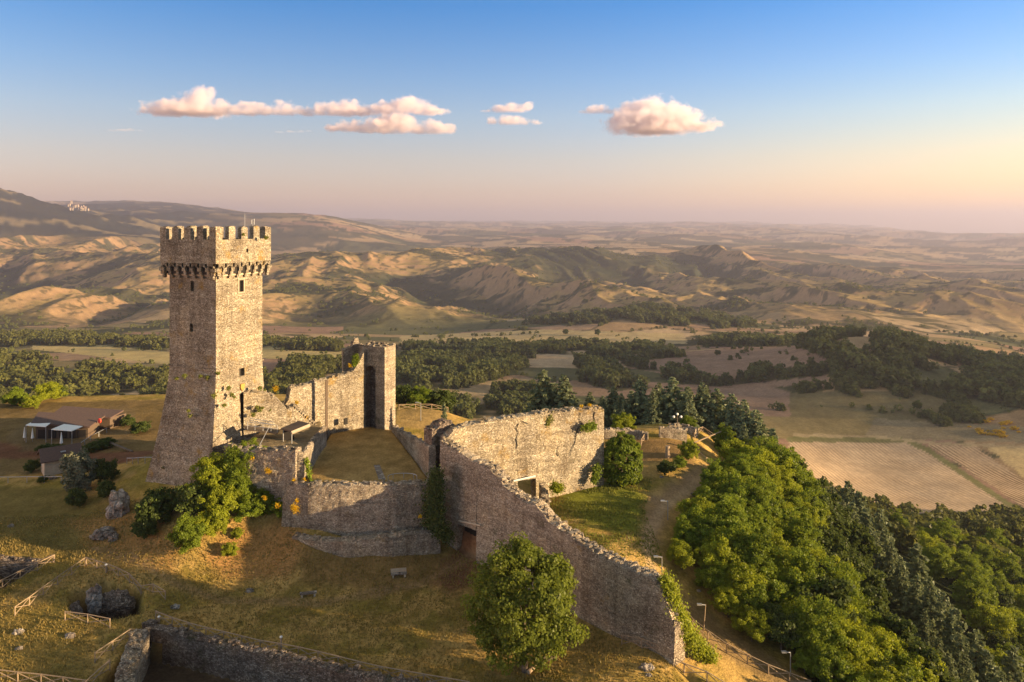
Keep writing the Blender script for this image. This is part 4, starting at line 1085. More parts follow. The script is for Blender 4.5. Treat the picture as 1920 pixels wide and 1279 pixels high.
for k in range(9):
    f = k / 8; x = p0[0] + (p1[0] - p0[0]) * f; y = p0[1] + (p1[1] - p0[1]) * f
    mb = MB(); mb.box((x, y, zg(x, y) + .25 + (1 - f) * .9), (2.0, .35, .2), -.6); mb.build("step", M['bark'], st_)
def hit(px, py, lo, hi, st):
    """distance at which the ground shows at a photo point"""
    Y = np.arange(lo, hi, st); z = zfun((px - 960) / F * Y, Y.copy()); v = np.flatnonzero(HY + (ZC - z) * F / Y <= py)
    return float(Y[v[0]]) if len(v) else float(hi)
# ------------------------------------------------------------------ leaves, crowns, trees
def leaf_quads(P, N, size, r, flat=.55, aspect=1.0):
    """one quad per leaf: centres P, outward directions N"""
    n = len(P)
    A = r.normal(size=(n, 3)); nn = N * flat + A * (1 - flat); nn /= np.linalg.norm(nn, axis=1, keepdims=True) + 1e-9
    B = r.normal(size=(n, 3)); t = np.cross(nn, B); t /= np.linalg.norm(t, axis=1, keepdims=True) + 1e-9
    b = np.cross(nn, t); s = (size * r.uniform(.6, 1.35, n))[:, None]
    t = t * s * aspect * .5; b = b * s * .5
    V = np.stack([P - t - b * .35, P + b * -1.0 + t * .1, P + t + b * .35, P + b * 1.0 - t * .1], 1).reshape(-1, 3)
    return V
def clumps(n, rad, r, lo=.45, shape=None):
    d = r.normal(size=(n * 3, 3)); d /= np.linalg.norm(d, axis=1, keepdims=True)
    k = lo + (1 - lo) * r.uniform(0, 1, n * 3) ** .6
    p = d * k[:, None]
    if shape is not None: p = p[shape(p, r)]
    p = p[:n]
    return p * np.array(rad), p
def crown_mesh(name, rad, n, per, size, seed, csize=.30, lo=.5, flat=.5, zc=None, lobes=.22, low_cut=-.75):
    r = np.random.default_rng(seed)
    ctr, un = clumps(n, (1, 1, 1), r, lo, lambda p, r: p[:, 2] > low_cut)
    # lobed outline
    a = np.arctan2(un[:, 1], un[:, 0]); el = un[:, 2]
    lob = 1 + lobes * np.sin(a * 3 + seed) * np.cos(el * 4 + seed) + lobes * .8 * np.sin(a * 5 + 2 * seed + el * 5)
    ctr = ctr * lob[:, None] * np.array(rad)
    P = []; N = []; Vv = []
    m = len(ctr)
    cs = csize * min(rad) * r.uniform(.6, 1.25, m)
    D = r.normal(size=(m, per, 3)); D /= np.linalg.norm(D, axis=2, keepdims=True)
    D = D * (r.uniform(0, 1, (m, per, 1)) ** .45)
    D[..., 2] *= .7
    P = (ctr[:, None, :] + D * cs[:, None, None]).reshape(-1, 3)
    out = ctr / (np.linalg.norm(ctr, axis=1, keepdims=True) + 1e-6)
    N = (out[:, None, :] * .7 + D * .8 + np.array([0, 0, .45])).reshape(-1, 3)
    V = leaf_quads(P, N, size, r, flat)
    var = np.repeat(np.clip(np.repeat(r.uniform(0, 1, m), per) * .55 + r.uniform(0, 1, m * per) * .45, 0, 1), 4)
    if zc is not None: V[:, 2] += zc
    return V, var
def crown_from(name, parts, mat):
    V = np.concatenate([p[0] for p in parts]); var = np.concatenate([p[1] for p in parts])
    me = mesh_np(name, V, np.arange(len(V)).reshape(-1, 4), {"var": ('FLOAT', var)})
    me.materials.append(mat); return me
def trunk_mesh(name, h, r0, limbs, seed, spread=.35, mat=None):
    rr = random.Random(seed); mb = MB()
    pts = [(0, 0, -.6)]; 
    for i in range(1, 6): pts.append((rr.uniform(-.05, .05) * h * .3, rr.uniform(-.05, .05) * h * .3, h * i / 5))
    for i in range(5): mb.tube(pts[i], pts[i + 1], r0 * (1 - .16 * i), r0 * (1 - .16 * (i + 1)), 7)
    for i in range(limbs):
        a = rr.uniform(0, 6.28); k = rr.uniform(.3, .95); b = pts[min(4, int(k * 5))]
        l = h * spread * rr.uniform(.6, 1.2)
        mid = (b[0] + math.cos(a) * l * .5, b[1] + math.sin(a) * l * .5, b[2] + l * .35); e = (b[0] + math.cos(a) * l, b[1] + math.sin(a) * l, b[2] + l * .8)
        mb.tube(b, mid, r0 * .4, r0 * .25, 5); mb.tube(mid, e, r0 * .25, r0 * .08, 5)
    me = bpy.data.meshes.new(name); me.from_pydata(mb.v, [], mb.f); me.update(); me.materials.append(mat or M['bark']); return me

def conifer_mesh(name, h, rad, seed, layers=15, droop=.25, size=.46, per=66, ragged=.35):
    """layered cedar/fir crown: flat sprays of needles along drooping boughs"""
    r = np.random.default_rng(seed); P = []; N = []; var = []
    for L in range(layers):
        f = (L + .5) / layers; z = h * (.10 + .88 * f)
        R = rad * (1 - f) ** .8 * (1 + ragged * r.uniform(-1, 1)) + .25
        nb = max(3, int(9 * (1 - f) + 3)); a0 = r.uniform(0, 6.28)
        for k in range(nb):
            a = a0 + 6.283 * k / nb + r.uniform(-.25, .25); Rk = R * r.uniform(.65, 1.15)
            n = max(5, int(per * Rk / rad) + 5)
            t = r.uniform(.12, 1, n) ** .75
            w = .34 * Rk * (1 - .75 * t) * r.uniform(-1, 1, n)
            x = np.cos(a) * t * Rk - np.sin(a) * w; y = np.sin(a) * t * Rk + np.cos(a) * w
            zz = z + .10 * Rk * t - droop * Rk * t ** 2 - r.uniform(0, .3, n) * .5
            P.append(np.stack([x, y, zz], 1)); N.append(np.tile([math.cos(a) * .9, math.sin(a) * .9, .55], (n, 1)))
            var.append(np.clip(r.uniform(0, 1) * .5 + r.uniform(0, 1, n) * .5 * (.4 + .6 * t), 0, 1))
    P = np.concatenate(P); N = np.concatenate(N); var = np.repeat(np.concatenate(var), 4)
    return leaf_quads(P, N, size, r, .45, 1.5), var

# templates
CAN = [crown_from("canopy_crown", [crown_mesh("c", rad, n, 125, .215, sd, .30, .50, .5, zc, .30)], M[mt_]) for rad, n, sd, zc, mt_ in (
    ((2.9, 2.8, 3.0), 190, 1, 4.2, 'leaf'), ((3.3, 3.0, 2.5), 180, 2, 3.8, 'leaf_yellow'), ((2.5, 2.7, 3.4), 160, 3, 4.5, 'leaf'), ((3.0, 3.4, 2.7), 180, 4, 3.9, 'leaf_yellow'), ((2.8, 2.6, 2.4), 150, 5, 3.4, 'leaf'))]
DRK = [crown_from("dark_crown", [crown_mesh("c", rad, n, 50, .36, sd, .32, .5, .5, zc)], M['leaf_dark']) for rad, n, sd, zc in (((2.6, 2.5, 2.6), 120, 7, 3.7), ((2.9, 2.6, 2.2), 120, 8, 3.3))]
TRK = [trunk_mesh("tree_trunk", 4.2, .20, 6, s) for s in (1, 2)]
CON = [crown_from("conifer_crown", [conifer_mesh("c", h, rd, sd, ly)], M['needle']) for h, rd, sd, ly in ((15, 5.0, 1, 19), (17, 4.8, 2, 21), (13, 4.3, 3, 17), (11, 2.8, 4, 15))]
CONH = [15, 17, 13, 11]
CTR = [trunk_mesh("conifer_trunk", h * .95, .24, 0, s) for h, s in zip(CONH, (3, 4, 5, 6))]
def plant(name, label, cat, x, y, crown, trunk, group=None, s=1.0, rz=0.0, z=None, sz=None):
    z = ground(x, y) if z is None else z
    t = thing(name, label, cat, (x, y, z), group, rz)
    t.scale = (s, s, sz or s)
    if crown is not None: put("crown", crown, None, t)
    if trunk is not None: put("trunk", trunk, None, t)
    return t

# the big round tree on the lawn
bx, by = gp(984, 1256, -.4)
big = thing("round_tree", "large round full-crowned tree standing alone on the lawn", "tree", (bx, by, ground(bx, by)))
bc = crown_from("round_crown", [crown_mesh("c", (5.2, 5.1, 5.9), 400, 125, .25, 21, .20, .60, .5, 7.0, .12, -.9)], M['leaf_olive'])
put("crown", bc, None, big); put("trunk", trunk_mesh("round_trunk", 8.5, .38, 10, 9, .38), None, big)
# dense conical bush at the end of the sunlit wall
cx_, cyy = gp(1166, 908, 5.2)
cb_ = thing("conical_bush", "dense dome-topped evergreen bush beside the sunlit wall end", "bush", (cx_, cyy, ground(cx_, cyy)))
def dome(p, r): return np.hypot(p[:, 0], p[:, 1]) < np.clip(1.05 - .55 * np.clip(p[:, 2], 0, 1) ** 1.5, .1, 1)
V, var = crown_mesh("c", (3.1, 3.0, 4.3), 420, 52, .30, 31, .17, .78, .6, 3.5, .05, -.85)
zz_ = np.clip((V[:, 2] - 3.5) / 4.3, 0, 1); V[:, :2] *= (1 - .30 * zz_ ** 2)[:, None]
put("crown", crown_from("bush_crown", [(V, var)], M['leaf']), None, cb_)
put("trunk", trunk_mesh("bush_trunk", 3.2, .22, 5, 12), None, cb_)

# lush thicket on the slope beside the curved wall
EDGE = [(36, 62), gp(1560,1300,-5), gp(1420,1225,-3), gp(1290,1120,-.5), (20.4, 92), gp(1258,1075,2.6), gp(1262,1000,4), gp(1300,950,4.2), gp(1345,880,4.5), gp(1395,830,4.2), (48, 150)]
r = np.random.default_rng(77); cnt = 0; spots = []
for gy in np.arange(64, 152, 2.75):
    ex = np.interp(gy, [p[1] for p in EDGE], [p[0] for p in EDGE])
    for gx in np.arange(2.0, 27, 2.8):
        x = ex + gx + r.uniform(-1.2, 1.2); y = gy + r.uniform(-1.3, 1.3)
        lim = np.interp(y, [64, 78, 95, 115, 130, 150], [15, 20, 22, 18, 14, 8])
        if gx > lim + 9 or 960 + F * x / y > 1990: continue
        if gx > lim and (y < 70 or r.random() < .25): continue
        spots.append((x, y, gx / lim, gx))
kinds = [("leafy_tree", "fresh green leafy tree in the sunlit thicket below the bastion wall"), ("leafy_tree", "yellow-green broad leafy tree in the sunlit thicket below the bastion wall"), ("leafy_tree", "tall fresh green tree rising from the sunlit thicket below the wall"),
         ("leafy_tree", "spreading yellow-green tree in the thicket below the bastion wall"), ("leafy_tree", "small bushy green tree in the thicket below the bastion wall")]
for x, y, q, gx in spots:
    k = int(r.integers(0, 5)); s = (.48 + .36 * min(1, gx / 9)) * r.uniform(.72, 1.3) * (1.2 if y > 125 else 1)
    if q <= .8 and gx > 3 and r.random() < .13:
        plant("leafy_tree", "dark green tree standing among brighter ones inside the thicket", "tree", x, y, DRK[k % 2], TRK[0], "dark trees inside the thicket", s * 1.15, r.uniform(0, 6.28))
    elif q > 1 or (q > .8 and r.random() < .3):
        plant("leafy_tree", "dark green tree on the shaded outer rim of the thicket", "tree", x, y, DRK[k % 2], TRK[0], "dark trees in the thicket", s * 1.05, r.uniform(0, 6.28))
    else:
        plant("leafy_tree", kinds[k][1], "tree", x, y, CAN[k], TRK[k % 2], "thicket trees of kind %s" % ("fresh", "yellow", "tall", "spreading", "small")[k], s, r.uniform(0, 6.28))
# conifers along the foot of the thicket
csp = [(1462,835,172),(1492,858,168),(1515,880,172),(1530,905,160),(1560,905,165),(1580,930,152),(1600,935,158),(1625,945,150),(1650,935,160),(1640,990,140),(1600,985,142),(1570,960,150),(1670,1010,138),(1690,1040,130),(1720,1070,122),(1700,1090,125),(1745,1080,118),(1770,1100,118),(1735,1140,112),(1790,1130,112),(1760,1190,105),(1800,1180,106),(1830,1170,112),(1850,1210,110),(1780,1240,98),(1820,1250,98),(1870,1240,102),(1720,1010,150),(1900,1200,115),(1545,935,155),(1480,845,180),(1610,900,175),(1590,880,185)]
for i, (px, py, Y) in enumerate(csp):
    x, y, zt_ = at(px, py, Y); z = ground(x, y); k = i % 4; h = max(7, min(19, zt_ - z)); 
    plant("cedar_tree", "grey-green conifer in the row below the leafy thicket", "conifer", x, y, CON[k], CTR[k], "conifers below the thicket", h / CONH[k] * .97, r.uniform(0, 6.28))
# cedars behind the terrace
bsp = [(1020,690,166,1.0),(1058,700,164,1.1),(1040,715,170,1.0),(1105,735,168,.9),(1150,722,164,1.0),(1185,730,170,.9),(1200,708,162,1.0),(1235,715,166,1.0),(1262,704,160,1.05),(1290,722,165,.95),(1318,714,158,1.0),(1345,725,162,.95),(1372,735,156,1.0),(1395,745,154,.95),(1418,765,152,.95),(1290,730,155,.9),(1225,725,156,.85),(1165,735,158,.85),(1130,740,160,.85)]
for i, (px, py, Y, w) in enumerate(bsp):
    x, y, zt_ = at(px, py, Y); z = ground(x, y); k = i % 3; h = max(8, min(24, zt_ - z))
    t = plant("cedar_tree", ("tall dark cedar with a broad crown behind the end of the sunlit wall" if i < 3 else "dark cedar in the dense row behind the terrace"), "conifer", x, y, CON[k], CTR[k], ("cedars behind the sunlit wall" if i < 3 else "cedars behind the terrace"), h / CONH[k] * 1.35 * w, r.uniform(0, 6.28), sz=h / CONH[k])
for px, py, Y, k, lab in ((1450, 800, 148, 3, "slender pale green conifer at the end of the cedar row"), (1395, 790, 140, 3, "small pointed green conifer at the top of the thicket"), (833, 752, 128, 3, "slim pointed young conifer by the broken pier")):
    x, y, zt_ = at(px, py, Y); z = ground(x, y); h = zt_ - z
    t = plant("young_conifer", lab, "conifer", x, y, CON[k], CTR[k], None, (h / 11) * (.55 if px < 900 else .85), .4, sz=h / 11)
# bushes and small trees round the castle: photo point of the base, height, width, crown, label
small = [
 (1168, 806, 141, 4.0, 1.0, 'CAN', 1, "bright bushy tree behind the long garden wall"), (1290, 790, 146, 2.6, 1.3, 'CAN', 0, "wide low bush behind the squat wall block"),
 (1358, 852, 0, 5.5, 1.0, 'CAN', 2, "rounded green bush on the terrace rim beneath the fallen rail"), (1292, 862, 0, 3.4, .8, 'CAN', 1, "small round bush on the dry terrace edge"),
 (1250, 890, 0, 2.4, 1.3, 'DRK', 0, "dark low bush under the tree stump on the terrace"), (1275, 878, 0, 2.0, 1.2, 'CAN', 0, "low green scrub at the edge of the dirt path"),
 (200, 905, 0, 4.2, .9, 'DRK', 0, "dark round bush on the slope beside the keep"), (143, 952, 0, 3.0, .9, 'DRK', 1, "dark small bush below the blossoming shrub"),
 (290, 985, 0, 5.2, .9, 'DRK', 1, "dark tall bush on the rocky slope"), (272, 1010, 0, 3.4, 1.1, 'DRK', 0, "dark low bush at the foot of the rocky slope"), (322, 892, 0, 2.4, 1.1, 'DRK', 1, "dark bush against the base of the keep"),
 (200, 935, 0, 3.0, .8, 'DRK', 1, "dark bush next to the grey rock face"),
 (352, 1032, 0, 5.0, .95, 'CAN', 0, "round sunlit bush lowest on the mound"), (365, 968, 0, 5.2, 1.0, 'DRK', 0, "dark leafy bush at the shaded side of the mound"),
 (400, 930, 0, 6.3, .95, 'CAN', 1, "tall bright bush heaped against the stub wall"), (410, 975, 0, 4.8, 1.0, 'CAN', 3, "bright bush spilling down the mound below the keep"),
 (448, 945, 0, 5.4, 1.0, 'CAN', 0, "dense green bush in the middle of the mound"), (470, 975, 0, 3.2, 1.4, 'CAN', 4, "wide green bush at the mound's lower edge"), (497, 955, 0, 3.6, 1.2, 'CAN', 0, "green bush below the stub wall near yellow flowers"), (525, 965, 0, 2.4, 1.2, 'CAN', 4, "low green bush meeting the retaining wall"),
 (412, 1000, 0, 2.6, .9, 'CAN', 1, "small yellow-green bush between the mound and the round bush"), (430, 1045, 0, 2.0, .9, 'CAN', 3, "tiny sunlit shrub on the dry orange slope"), (445, 1010, 0, 1.5, .9, 'CAN', 1, "small weed clump on the orange slope"),
 (468, 905, 0, 4.2, 1.0, 'CAN', 4, "bright bush right under the ivy of the stub wall"), (385, 1005, 0, 3.2, 1.0, 'CAN', 1, "yellow-green bush above the round sunlit bush"), (340, 960, 0, 4.0, 1.0, 'DRK', 0, "dark bush at the mound's shaded top edge"),
 (85, 848, 0, 1.7, 2.0, 'DRK', 0, "dark clipped hedge in front of the restaurant"), (110, 850, 0, 1.7, 2.0, 'DRK', 1, "dark clipped hedge between restaurant and hut"), (170, 848, 0, 1.9, 2.0, 'DRK', 0, "dark hedge beneath the garden steps"), (195, 840, 0, 1.9, 1.9, 'DRK', 1, "dark hedge beside the garden steps"), (240, 800, 0, 2.6, 1.3, 'DRK', 0, "dark bush at the end of the restaurant"), (262, 812, 0, 2.6, 1.4, 'DRK', 1, "dark spreading bush nearest the keep by the steps"),
 (60, 885, 0, 2.4, 1.2, 'DRK', 0, "dark shrub against the hut wall"), (80, 905, 0, 1.2, 1.3, 'DRK', 1, "low weeds in front of the hut"),
 (30, 760, 0, 4.5, 1.3, 'CAN', 0, "green bush at the plateau edge behind the restaurant"), (60, 765, 0, 3.2, 1.3, 'CAN', 1, "yellow-green bush at the plateau edge behind the restaurant"), (92, 752, 0, 5.0, 1.2, 'CAN', 3, "taller pale bush at the plateau edge above the roofs"), (110, 748, 0, 4.0, 1.2, 'DRK', 0, "dark bush at the plateau edge above the roofs"),
 (855, 770, 0, 3.0, 1.6, 'DRK', 0, "dark bush behind the pier on the grassy ledge"), (905, 778, 0, 3.4, 1.6, 'DRK', 1, "dark bush hidden behind the sunlit wall top"),
 (790, 762, 158, 4.5, 1.3, 'CAN', 4, "leafy bush below the sunlit ledge past the gate tower"), (760, 758, 160, 5, 1.2, 'DRK', 0, "dark bush below the ledge beside the gate tower"), (825, 760, 158, 5, 1.2, 'DRK', 1, "dark tree below the ledge past the young conifer"),
]
hh_ = {'CAN': [7.2, 6.3, 7.9, 6.6, 5.8], 'DRK': [6.3, 5.5]}
for px, py, Y, h, w, kd, k, lab in small:
    if Y == 0:
        Y = hit(px, py, 70, 220, .25)
    x = (px - 960) / F * Y; s = h / hh_[kd][k]
    plant("bush", lab, "bush", x, Y, (CAN if kd == 'CAN' else DRK)[k], None, None, s * w, random.Random(px).uniform(0, 6), sz=s, z=ground(x, Y) - .12 * h)
# blossoming shrub by the hut
x, y = gp(150, 935, 1.8)
fs = thing("blossoming_shrub", "large shrub covered in pale blossom in front of the hut", "shrub", (x, y, ground(x, y)))
put("crown", crown_from("shrub_crown", [crown_mesh("c", (2.5, 2.4, 3.0), 210, 45, .26, 41, .26, .6, .5, 3.3, .18)], M['blossom']), None, fs)
put("trunk", trunk_mesh("shrub_trunk", 3, .15, 6, 33), None, fs)
# withered shrub at the rim of the thicket
x, y = gp(1350, 915, 4.0)
wsb = thing("withered_shrub", "withered reddish shrub with bare twigs at the rim of the thicket", "shrub", (x, y, ground(x, y)))
mb = MB(); rr = random.Random(3)
for k in range(36):
    a = rr.uniform(0, 6.28); l = rr.uniform(1.4, 3.6); e = rr.uniform(.5, 1.35); c = (x, y, wsb.location.z)
    m1 = (c[0] + math.cos(a) * l * .5 * math.cos(e), c[1] + math.sin(a) * l * .5 * math.cos(e), c[2] + l * .5 * math.sin(e) + .3)
    e1 = (c[0] + math.cos(a) * l * .9 * math.cos(e), c[1] + math.sin(a) * l * .9 * math.cos(e), c[2] + l * math.sin(e) + .5)
    mb.tube(c, m1, .05, .035, 4); mb.tube(m1, e1, .035, .012, 4)
mb.build("twigs", M['dry'], wsb)
put("crown", crown_from("dry_crown", [crown_mesh("c", (2.2, 1.6, 1.5), 40, 26, .26, 51, .25, .5, .4, 2.0, .2)], M['dry']), None, wsb)
# unseen trees outside the frame, enlarged to shade the lawn, and slope trees on the far side
for i, (x, y, s) in enumerate([(45, 52, 1.6), (50, 46, 2.3), (56, 52, 2.1), (62, 47, 2.5), (67, 41, 2.3), (52, 40, 2.2), (72, 48, 2.4), (46, 44, 1.8), (58, 38, 2.2), (49, 53.5, 1.5)]):
    plant("leafy_tree", "unseen leafy tree on the raised bank, enlarged to shade the lawn", "tree", x, y, CAN[i % 5], TRK[i % 2], "unseen trees shading the lawn", s, i * 1.3)
r = np.random.default_rng(5)
n = 0
for gy in np.arange(150, 268, 8.5):
    for px in np.arange(1600, 2060, 1400 * 8.0 / gy):
        x = (px - 960) / F * gy + r.uniform(-2, 2); y = gy + r.uniform(-2.5, 2.5)
        if px < np.interp(gy, [150, 180, 230, 270], [1860, 1800, 1730, 1660]): continue
        k = int(r.integers(0, 7)); cr_ = (CAN[k] if k < 5 else DRK[k - 5])
        plant("slope_tree", "rounded green tree in the wood on the steep slope below the field", "tree", x, y, DRK[k % 2] if k > 4 else cr_, None, "trees on the steep slope below the field", r.uniform(.95, 1.45), r.uniform(0, 6.28)); n += 1

# ivy and climbing plants on the walls ------------------------------
def ivy(name, label, pts, nrm, n, size, seed, mat, thick=.5, rad=.9, cat="ivy"):
    r = np.random.default_rng(seed); A = np.array(pts, dtype=float)
    L = np.concatenate([[0], np.cumsum(np.linalg.norm(np.diff(A[:, :3], axis=0), axis=1))])
    s = r.uniform(0, L[-1], n); P = np.stack([np.interp(s, L, A[:, k]) for k in range(3)], 1)
    w = np.interp(s, L, A[:, 3]) if A.shape[1] > 3 else np.full(n, rad)
    nv = Vector(nrm).normalized(); tv = nv.cross(Vector((0, 0, 1))).normalized()
    lump = .6 + .8 * np.abs(np.sin(s * 2.1 + seed))
    o = r.normal(size=(n, 3)) * .5
    P = P + np.outer(o[:, 0] * w * lump, np.array(tv)) + np.outer(o[:, 1] * w * lump, (0, 0, 1)) + np.outer(np.abs(o[:, 2]) * thick * lump, np.array(nv))
    N = np.tile(np.array(nv) + np.array([0, 0, .5]), (n, 1))
    V = leaf_quads(P, N, size, r, .6); var = np.repeat(r.uniform(0, 1, n), 4)
    c = A[0, :3]
    me = mesh_np(name, V - c, np.arange(len(V)).reshape(-1, 4), {"var": ('FLOAT', var)})
    o = put(name, me, mat, None, tuple(c)); return tag(o, label, cat)
def on(px, py, Y, w): return at(px, py, Y) + (w,)
ivy("ivy", "dark ivy hanging where the retaining wall meets the bastion wall", [on(822, 885, 101.6, .8), on(818, 930, 101.4, 1.3), on(812, 975, 101.2, 1.5), on(826, 990, 100.8, 1.0), on(842, 1005, 100.8, .8)], (-.5, -.85, 0), 7500, .24, 1, M['leaf_dark'], .7)
ivy("ivy", "thick bright ivy draped over the free end of the bastion wall", [on(1240, 1082, 79.6, .5), on(1252, 1110, 79.2, .7), on(1262, 1145, 79.0, .8), on(1282, 1185, 79.4, .8), on(1305, 1215, 79.8, .7), on(1330, 1235, 80.2, .5)], (.75, -.65, .3), 14000, .19, 2, M['leaf_yellow'], .8)
ivy("ivy", "ivy climbing the face of the stub wall below the keep", [on(440, 845, 106.6, .7), on(437, 870, 106.3, 1.2), on(440, 900, 106, 1.4), on(452, 880, 105.8, 1.1)], (-.2, -.97, 0), 7000, .22, 3, M['leaf'], .7)
ivy("ivy", "strip of grass-green ivy on the end of the stub wall", [on(572, 860, 104.9, .25), on(577, 885, 104.6, .35), on(582, 905, 104.2, .2)], (.9, -.4, 0), 900, .2, 4, M['leaf'], .35)
ivy("ivy", "tuft of ivy near the top end of the sunlit wall", [on(1095, 802, 112.8, .5), on(1105, 800, 113, .6), on(1115, 799, 113.2, .3)], (.3, -.95, .2), 900, .22, 5, M['leaf'], .4)
ivy("ivy", "ivy trailing down the lower end of the sunlit wall", [on(1120, 872, 113.6, .4), on(1117, 890, 113.4, .6), on(1114, 902, 113.2, .4)], (.3, -.95, .1), 1100, .24, 6, M['leaf'], .4)
ivy("ivy", "pale weed patch near the top of the sunlit wall", [on(1030, 778, 111.6, .3), on(1028, 788, 111.4, .5), on(1026, 797, 111.2, .3)], (.3, -.95, .1), 420, .22, 7, M['grass_green'], .3)
ivy("ivy", "dark ivy cushion on the crest of the bastion wall", [on(1008, 958, 95.2, .7), on(1004, 965, 95, .8)], (-.7, -.7, .3), 1300, .24, 8, M['leaf_dark'], .5)
ivy("ivy", "green plant rooted on top of the gate tower wall", [on(664, 684, 128.6, .5), on(668, 675, 128.9, .5), on(670, 665, 129.0, .3)], (-.2, -.9, .4), 700, .24, 9, M['leaf'], .5)
ivy("ivy", "bush of weeds by the lintel in the sunlit wall", [on(1037, 913, 107.5, .5), on(1050, 917, 107.5, .6)], (0, -.9, .5), 900, .22, 10, M['leaf_yellow'], .5)
# yellow flowering tufts on the walls
for i, (px, py, Y, s, lab) in enumerate([(502, 883, 105.0, .55, "round yellow flower tuft alone on the stub wall face"), (473, 860, 105.6, .3, "small yellow flower tuft at the ivy's upper edge"), (541, 893, 104.6, .25, "tiny yellow tuft near the foot of the stub wall end"), (550, 900, 103.6, .35, "yellow tuft where the stub wall meets the retaining wall"), (570, 899, 104.0, .3, "yellow tuft beside the strip of ivy"), (496, 934, 102.4, .35, "yellow tuft among the green bush leaves"), (556, 939, 102.2, .42, "upper yellow tuft of the pair on the retaining wall"), (553, 954, 102.0, .6, "larger lower yellow tuft of the pair on the retaining wall"), (520, 948, 102.2, .4, "faded yellow tuft by the retaining wall edge"), (787, 968, 101.2, .4, "orange tuft near the dark ivy on the retaining wall"), (517, 729, 121.6, .5, "yellow bush on the gap between keep and courtyard wall"), (556, 755, 121.2, .4, "yellow tuft at the top of the diagonal stairs"), (655, 686, 128.2, .5, "yellow tuft at the high end of the courtyard wall"), (1090, 762, 114.5, .3, "first small yellow weed on the sunlit wall top"), (1105, 761, 115, .35, "second yellow weed near the sunlit wall's top corner"), (1063, 768, 113.5, .2, "tiny weed on the middle of the sunlit wall top")]):
    ivy("flower_tuft", lab, [on(px, py, Y, s * .7), on(px + 2, py, Y, s * .7)], (-.2, -.9, .4), int(150 * (s / .4) ** 2), .13, 60 + i, M['flower'], s * .7, cat="flower tuft")
for i, (px, py, face) in enumerate([(433,740,0),(438,745,0),(419,760,0),(486,728,0),(495,731,0),(480,764,0),(485,770,0),(491,765,0),(474,778,0),(505,770,0),(518,775,0),(524,780,0),(427,728,0),(408,700,0),(404,735,0),(400,742,0),(355,780,1),(352,770,1),(345,705,1),(375,706,1),(330,710,1),(388,708,1),(497,446,2),(455,440,0)]):
    Y = 113.2 if px < 412 else np.interp(px, [405, 530], [112.4, 121.2])
    if face == 1: Y = 113.6
    if py > 740 and face == 0: Y -= .7
    ivy("wall_weed", "small clump of weeds rooted in the masonry of the keep", [on(px, py, Y, .22), on(px + 2, py, Y, .22)], (.5, -.8, .2), 130, .17, 90 + i, M['grass_green'], .35, cat="weed")["group"] = "weeds on the keep"

# woods on the middle ground (masses)
def far_tree(seed, kind):
    r = np.random.default_rng(seed)
    if kind == 'b': V, var = crown_mesh("c", (.34, .34, .36), 22, 5, .17, seed, .42, .6, .5, .60, .15)
    else: V, var = conifer_mesh("c", 1.0, .24, seed, 7, .2, .13, 6, .3)
    return V, var
FT = [far_tree(s, 'b') for s in range(100, 105)] + [far_tree(s, 'c') for s in range(110, 113)]
r = np.random.default_rng(9)
acc = {}
area = np.zeros_like(GX); area[:-1, :-1] = np.abs((GX[:-1, 1:] - GX[:-1, :-1]) * (GY[1:, :-1] - GY[:-1, :-1]))
for nm, poly, lo, hi, th in WOODS:
    m_ = inpoly(GPX, GPY + 0 * GX, poly) & (GY > lo) & (GY < hi) & (area > 0)
    ii = np.flatnonzero(m_)
    if not len(ii): continue
    A = area.ravel()[ii]; n = int(min(2600, A.sum() / (th * .56) ** 2))
    if nm == "slope": n = int(min(1400, A.sum() / 45))
    pick = r.choice(ii, n, p=A / A.sum())
    X = GX.ravel()[pick] + r.uniform(-2, 2, n); Y = GY.ravel()[pick] + r.uniform(-2, 2, n); Z = GZ.ravel()[pick]
    gap = fbm(X / 70, Y / 90, 3, 15) if nm != 'slope' else X * 0
    for i in range(n):
        if gap[i] < ({'mid': .0, 'left': -.08}.get(nm, -.16)): continue
        k = int(r.integers(0, 5)) if r.random() < (.75 if nm != "mid" else .6) else 5 + int(r.integers(0, 3))
        h = th * r.uniform(.6, 1.35) * (1 + .5 * gap[i]); V, var = FT[k]; a = r.uniform(0, 6.28); ca, sa = math.cos(a), math.sin(a); w = h * r.uniform(.85, 1.2)
        acc.setdefault(nm, []).append((np.stack([(V[:, 0] * ca - V[:, 1] * sa) * w + X[i], (V[:, 0] * sa + V[:, 1] * ca) * w + Y[i], V[:, 2] * h + Z[i] - .05 * h], 1), np.clip(var * .5 + .6 * r.random() - .05, 0, 1)))
cxh, cyh, edh = cells(wxx / 190., wyy / 152., 190)
for lo, hi, n_, pxr in ((520, 2100, 900, (720, 1960)), (560, 1900, 420, (-400, 700))):
    ii = np.flatnonzero((edh < .035) & (GY > lo) & (GY < hi) & (GPX > pxr[0]) & (GPX < pxr[1]) & (GPY < 800) & (rnd2(cxh, cyh, 79) > .3) & (area > 0) & ~F1 & ~F2)
    A = area.ravel()[ii]; pick = r.choice(ii, n_, p=A / A.sum())
    for i in pick:
        k = int(r.integers(0, 8)); h = r.uniform(3, 9); V, var = FT[k]; a = r.uniform(0, 6.28); ca, sa = math.cos(a), math.sin(a); w = h * r.uniform(.9, 1.4)
        x_, y_, z_ = GX.ravel()[i] + r.uniform(-6, 6), GY.ravel()[i] + r.uniform(-6, 6), GZ.ravel()[i]
        acc["hedge"] = acc.get("hedge", []); acc["hedge"].append((np.stack([(V[:, 0] * ca - V[:, 1] * sa) * w + x_, (V[:, 0] * sa + V[:, 1] * ca) * w + y_, V[:, 2] * h + z_ - .1 * h], 1), np.clip(var * .5 + .6 * r.random() - .05, 0, 1)))
lum = cov.mean(-1)
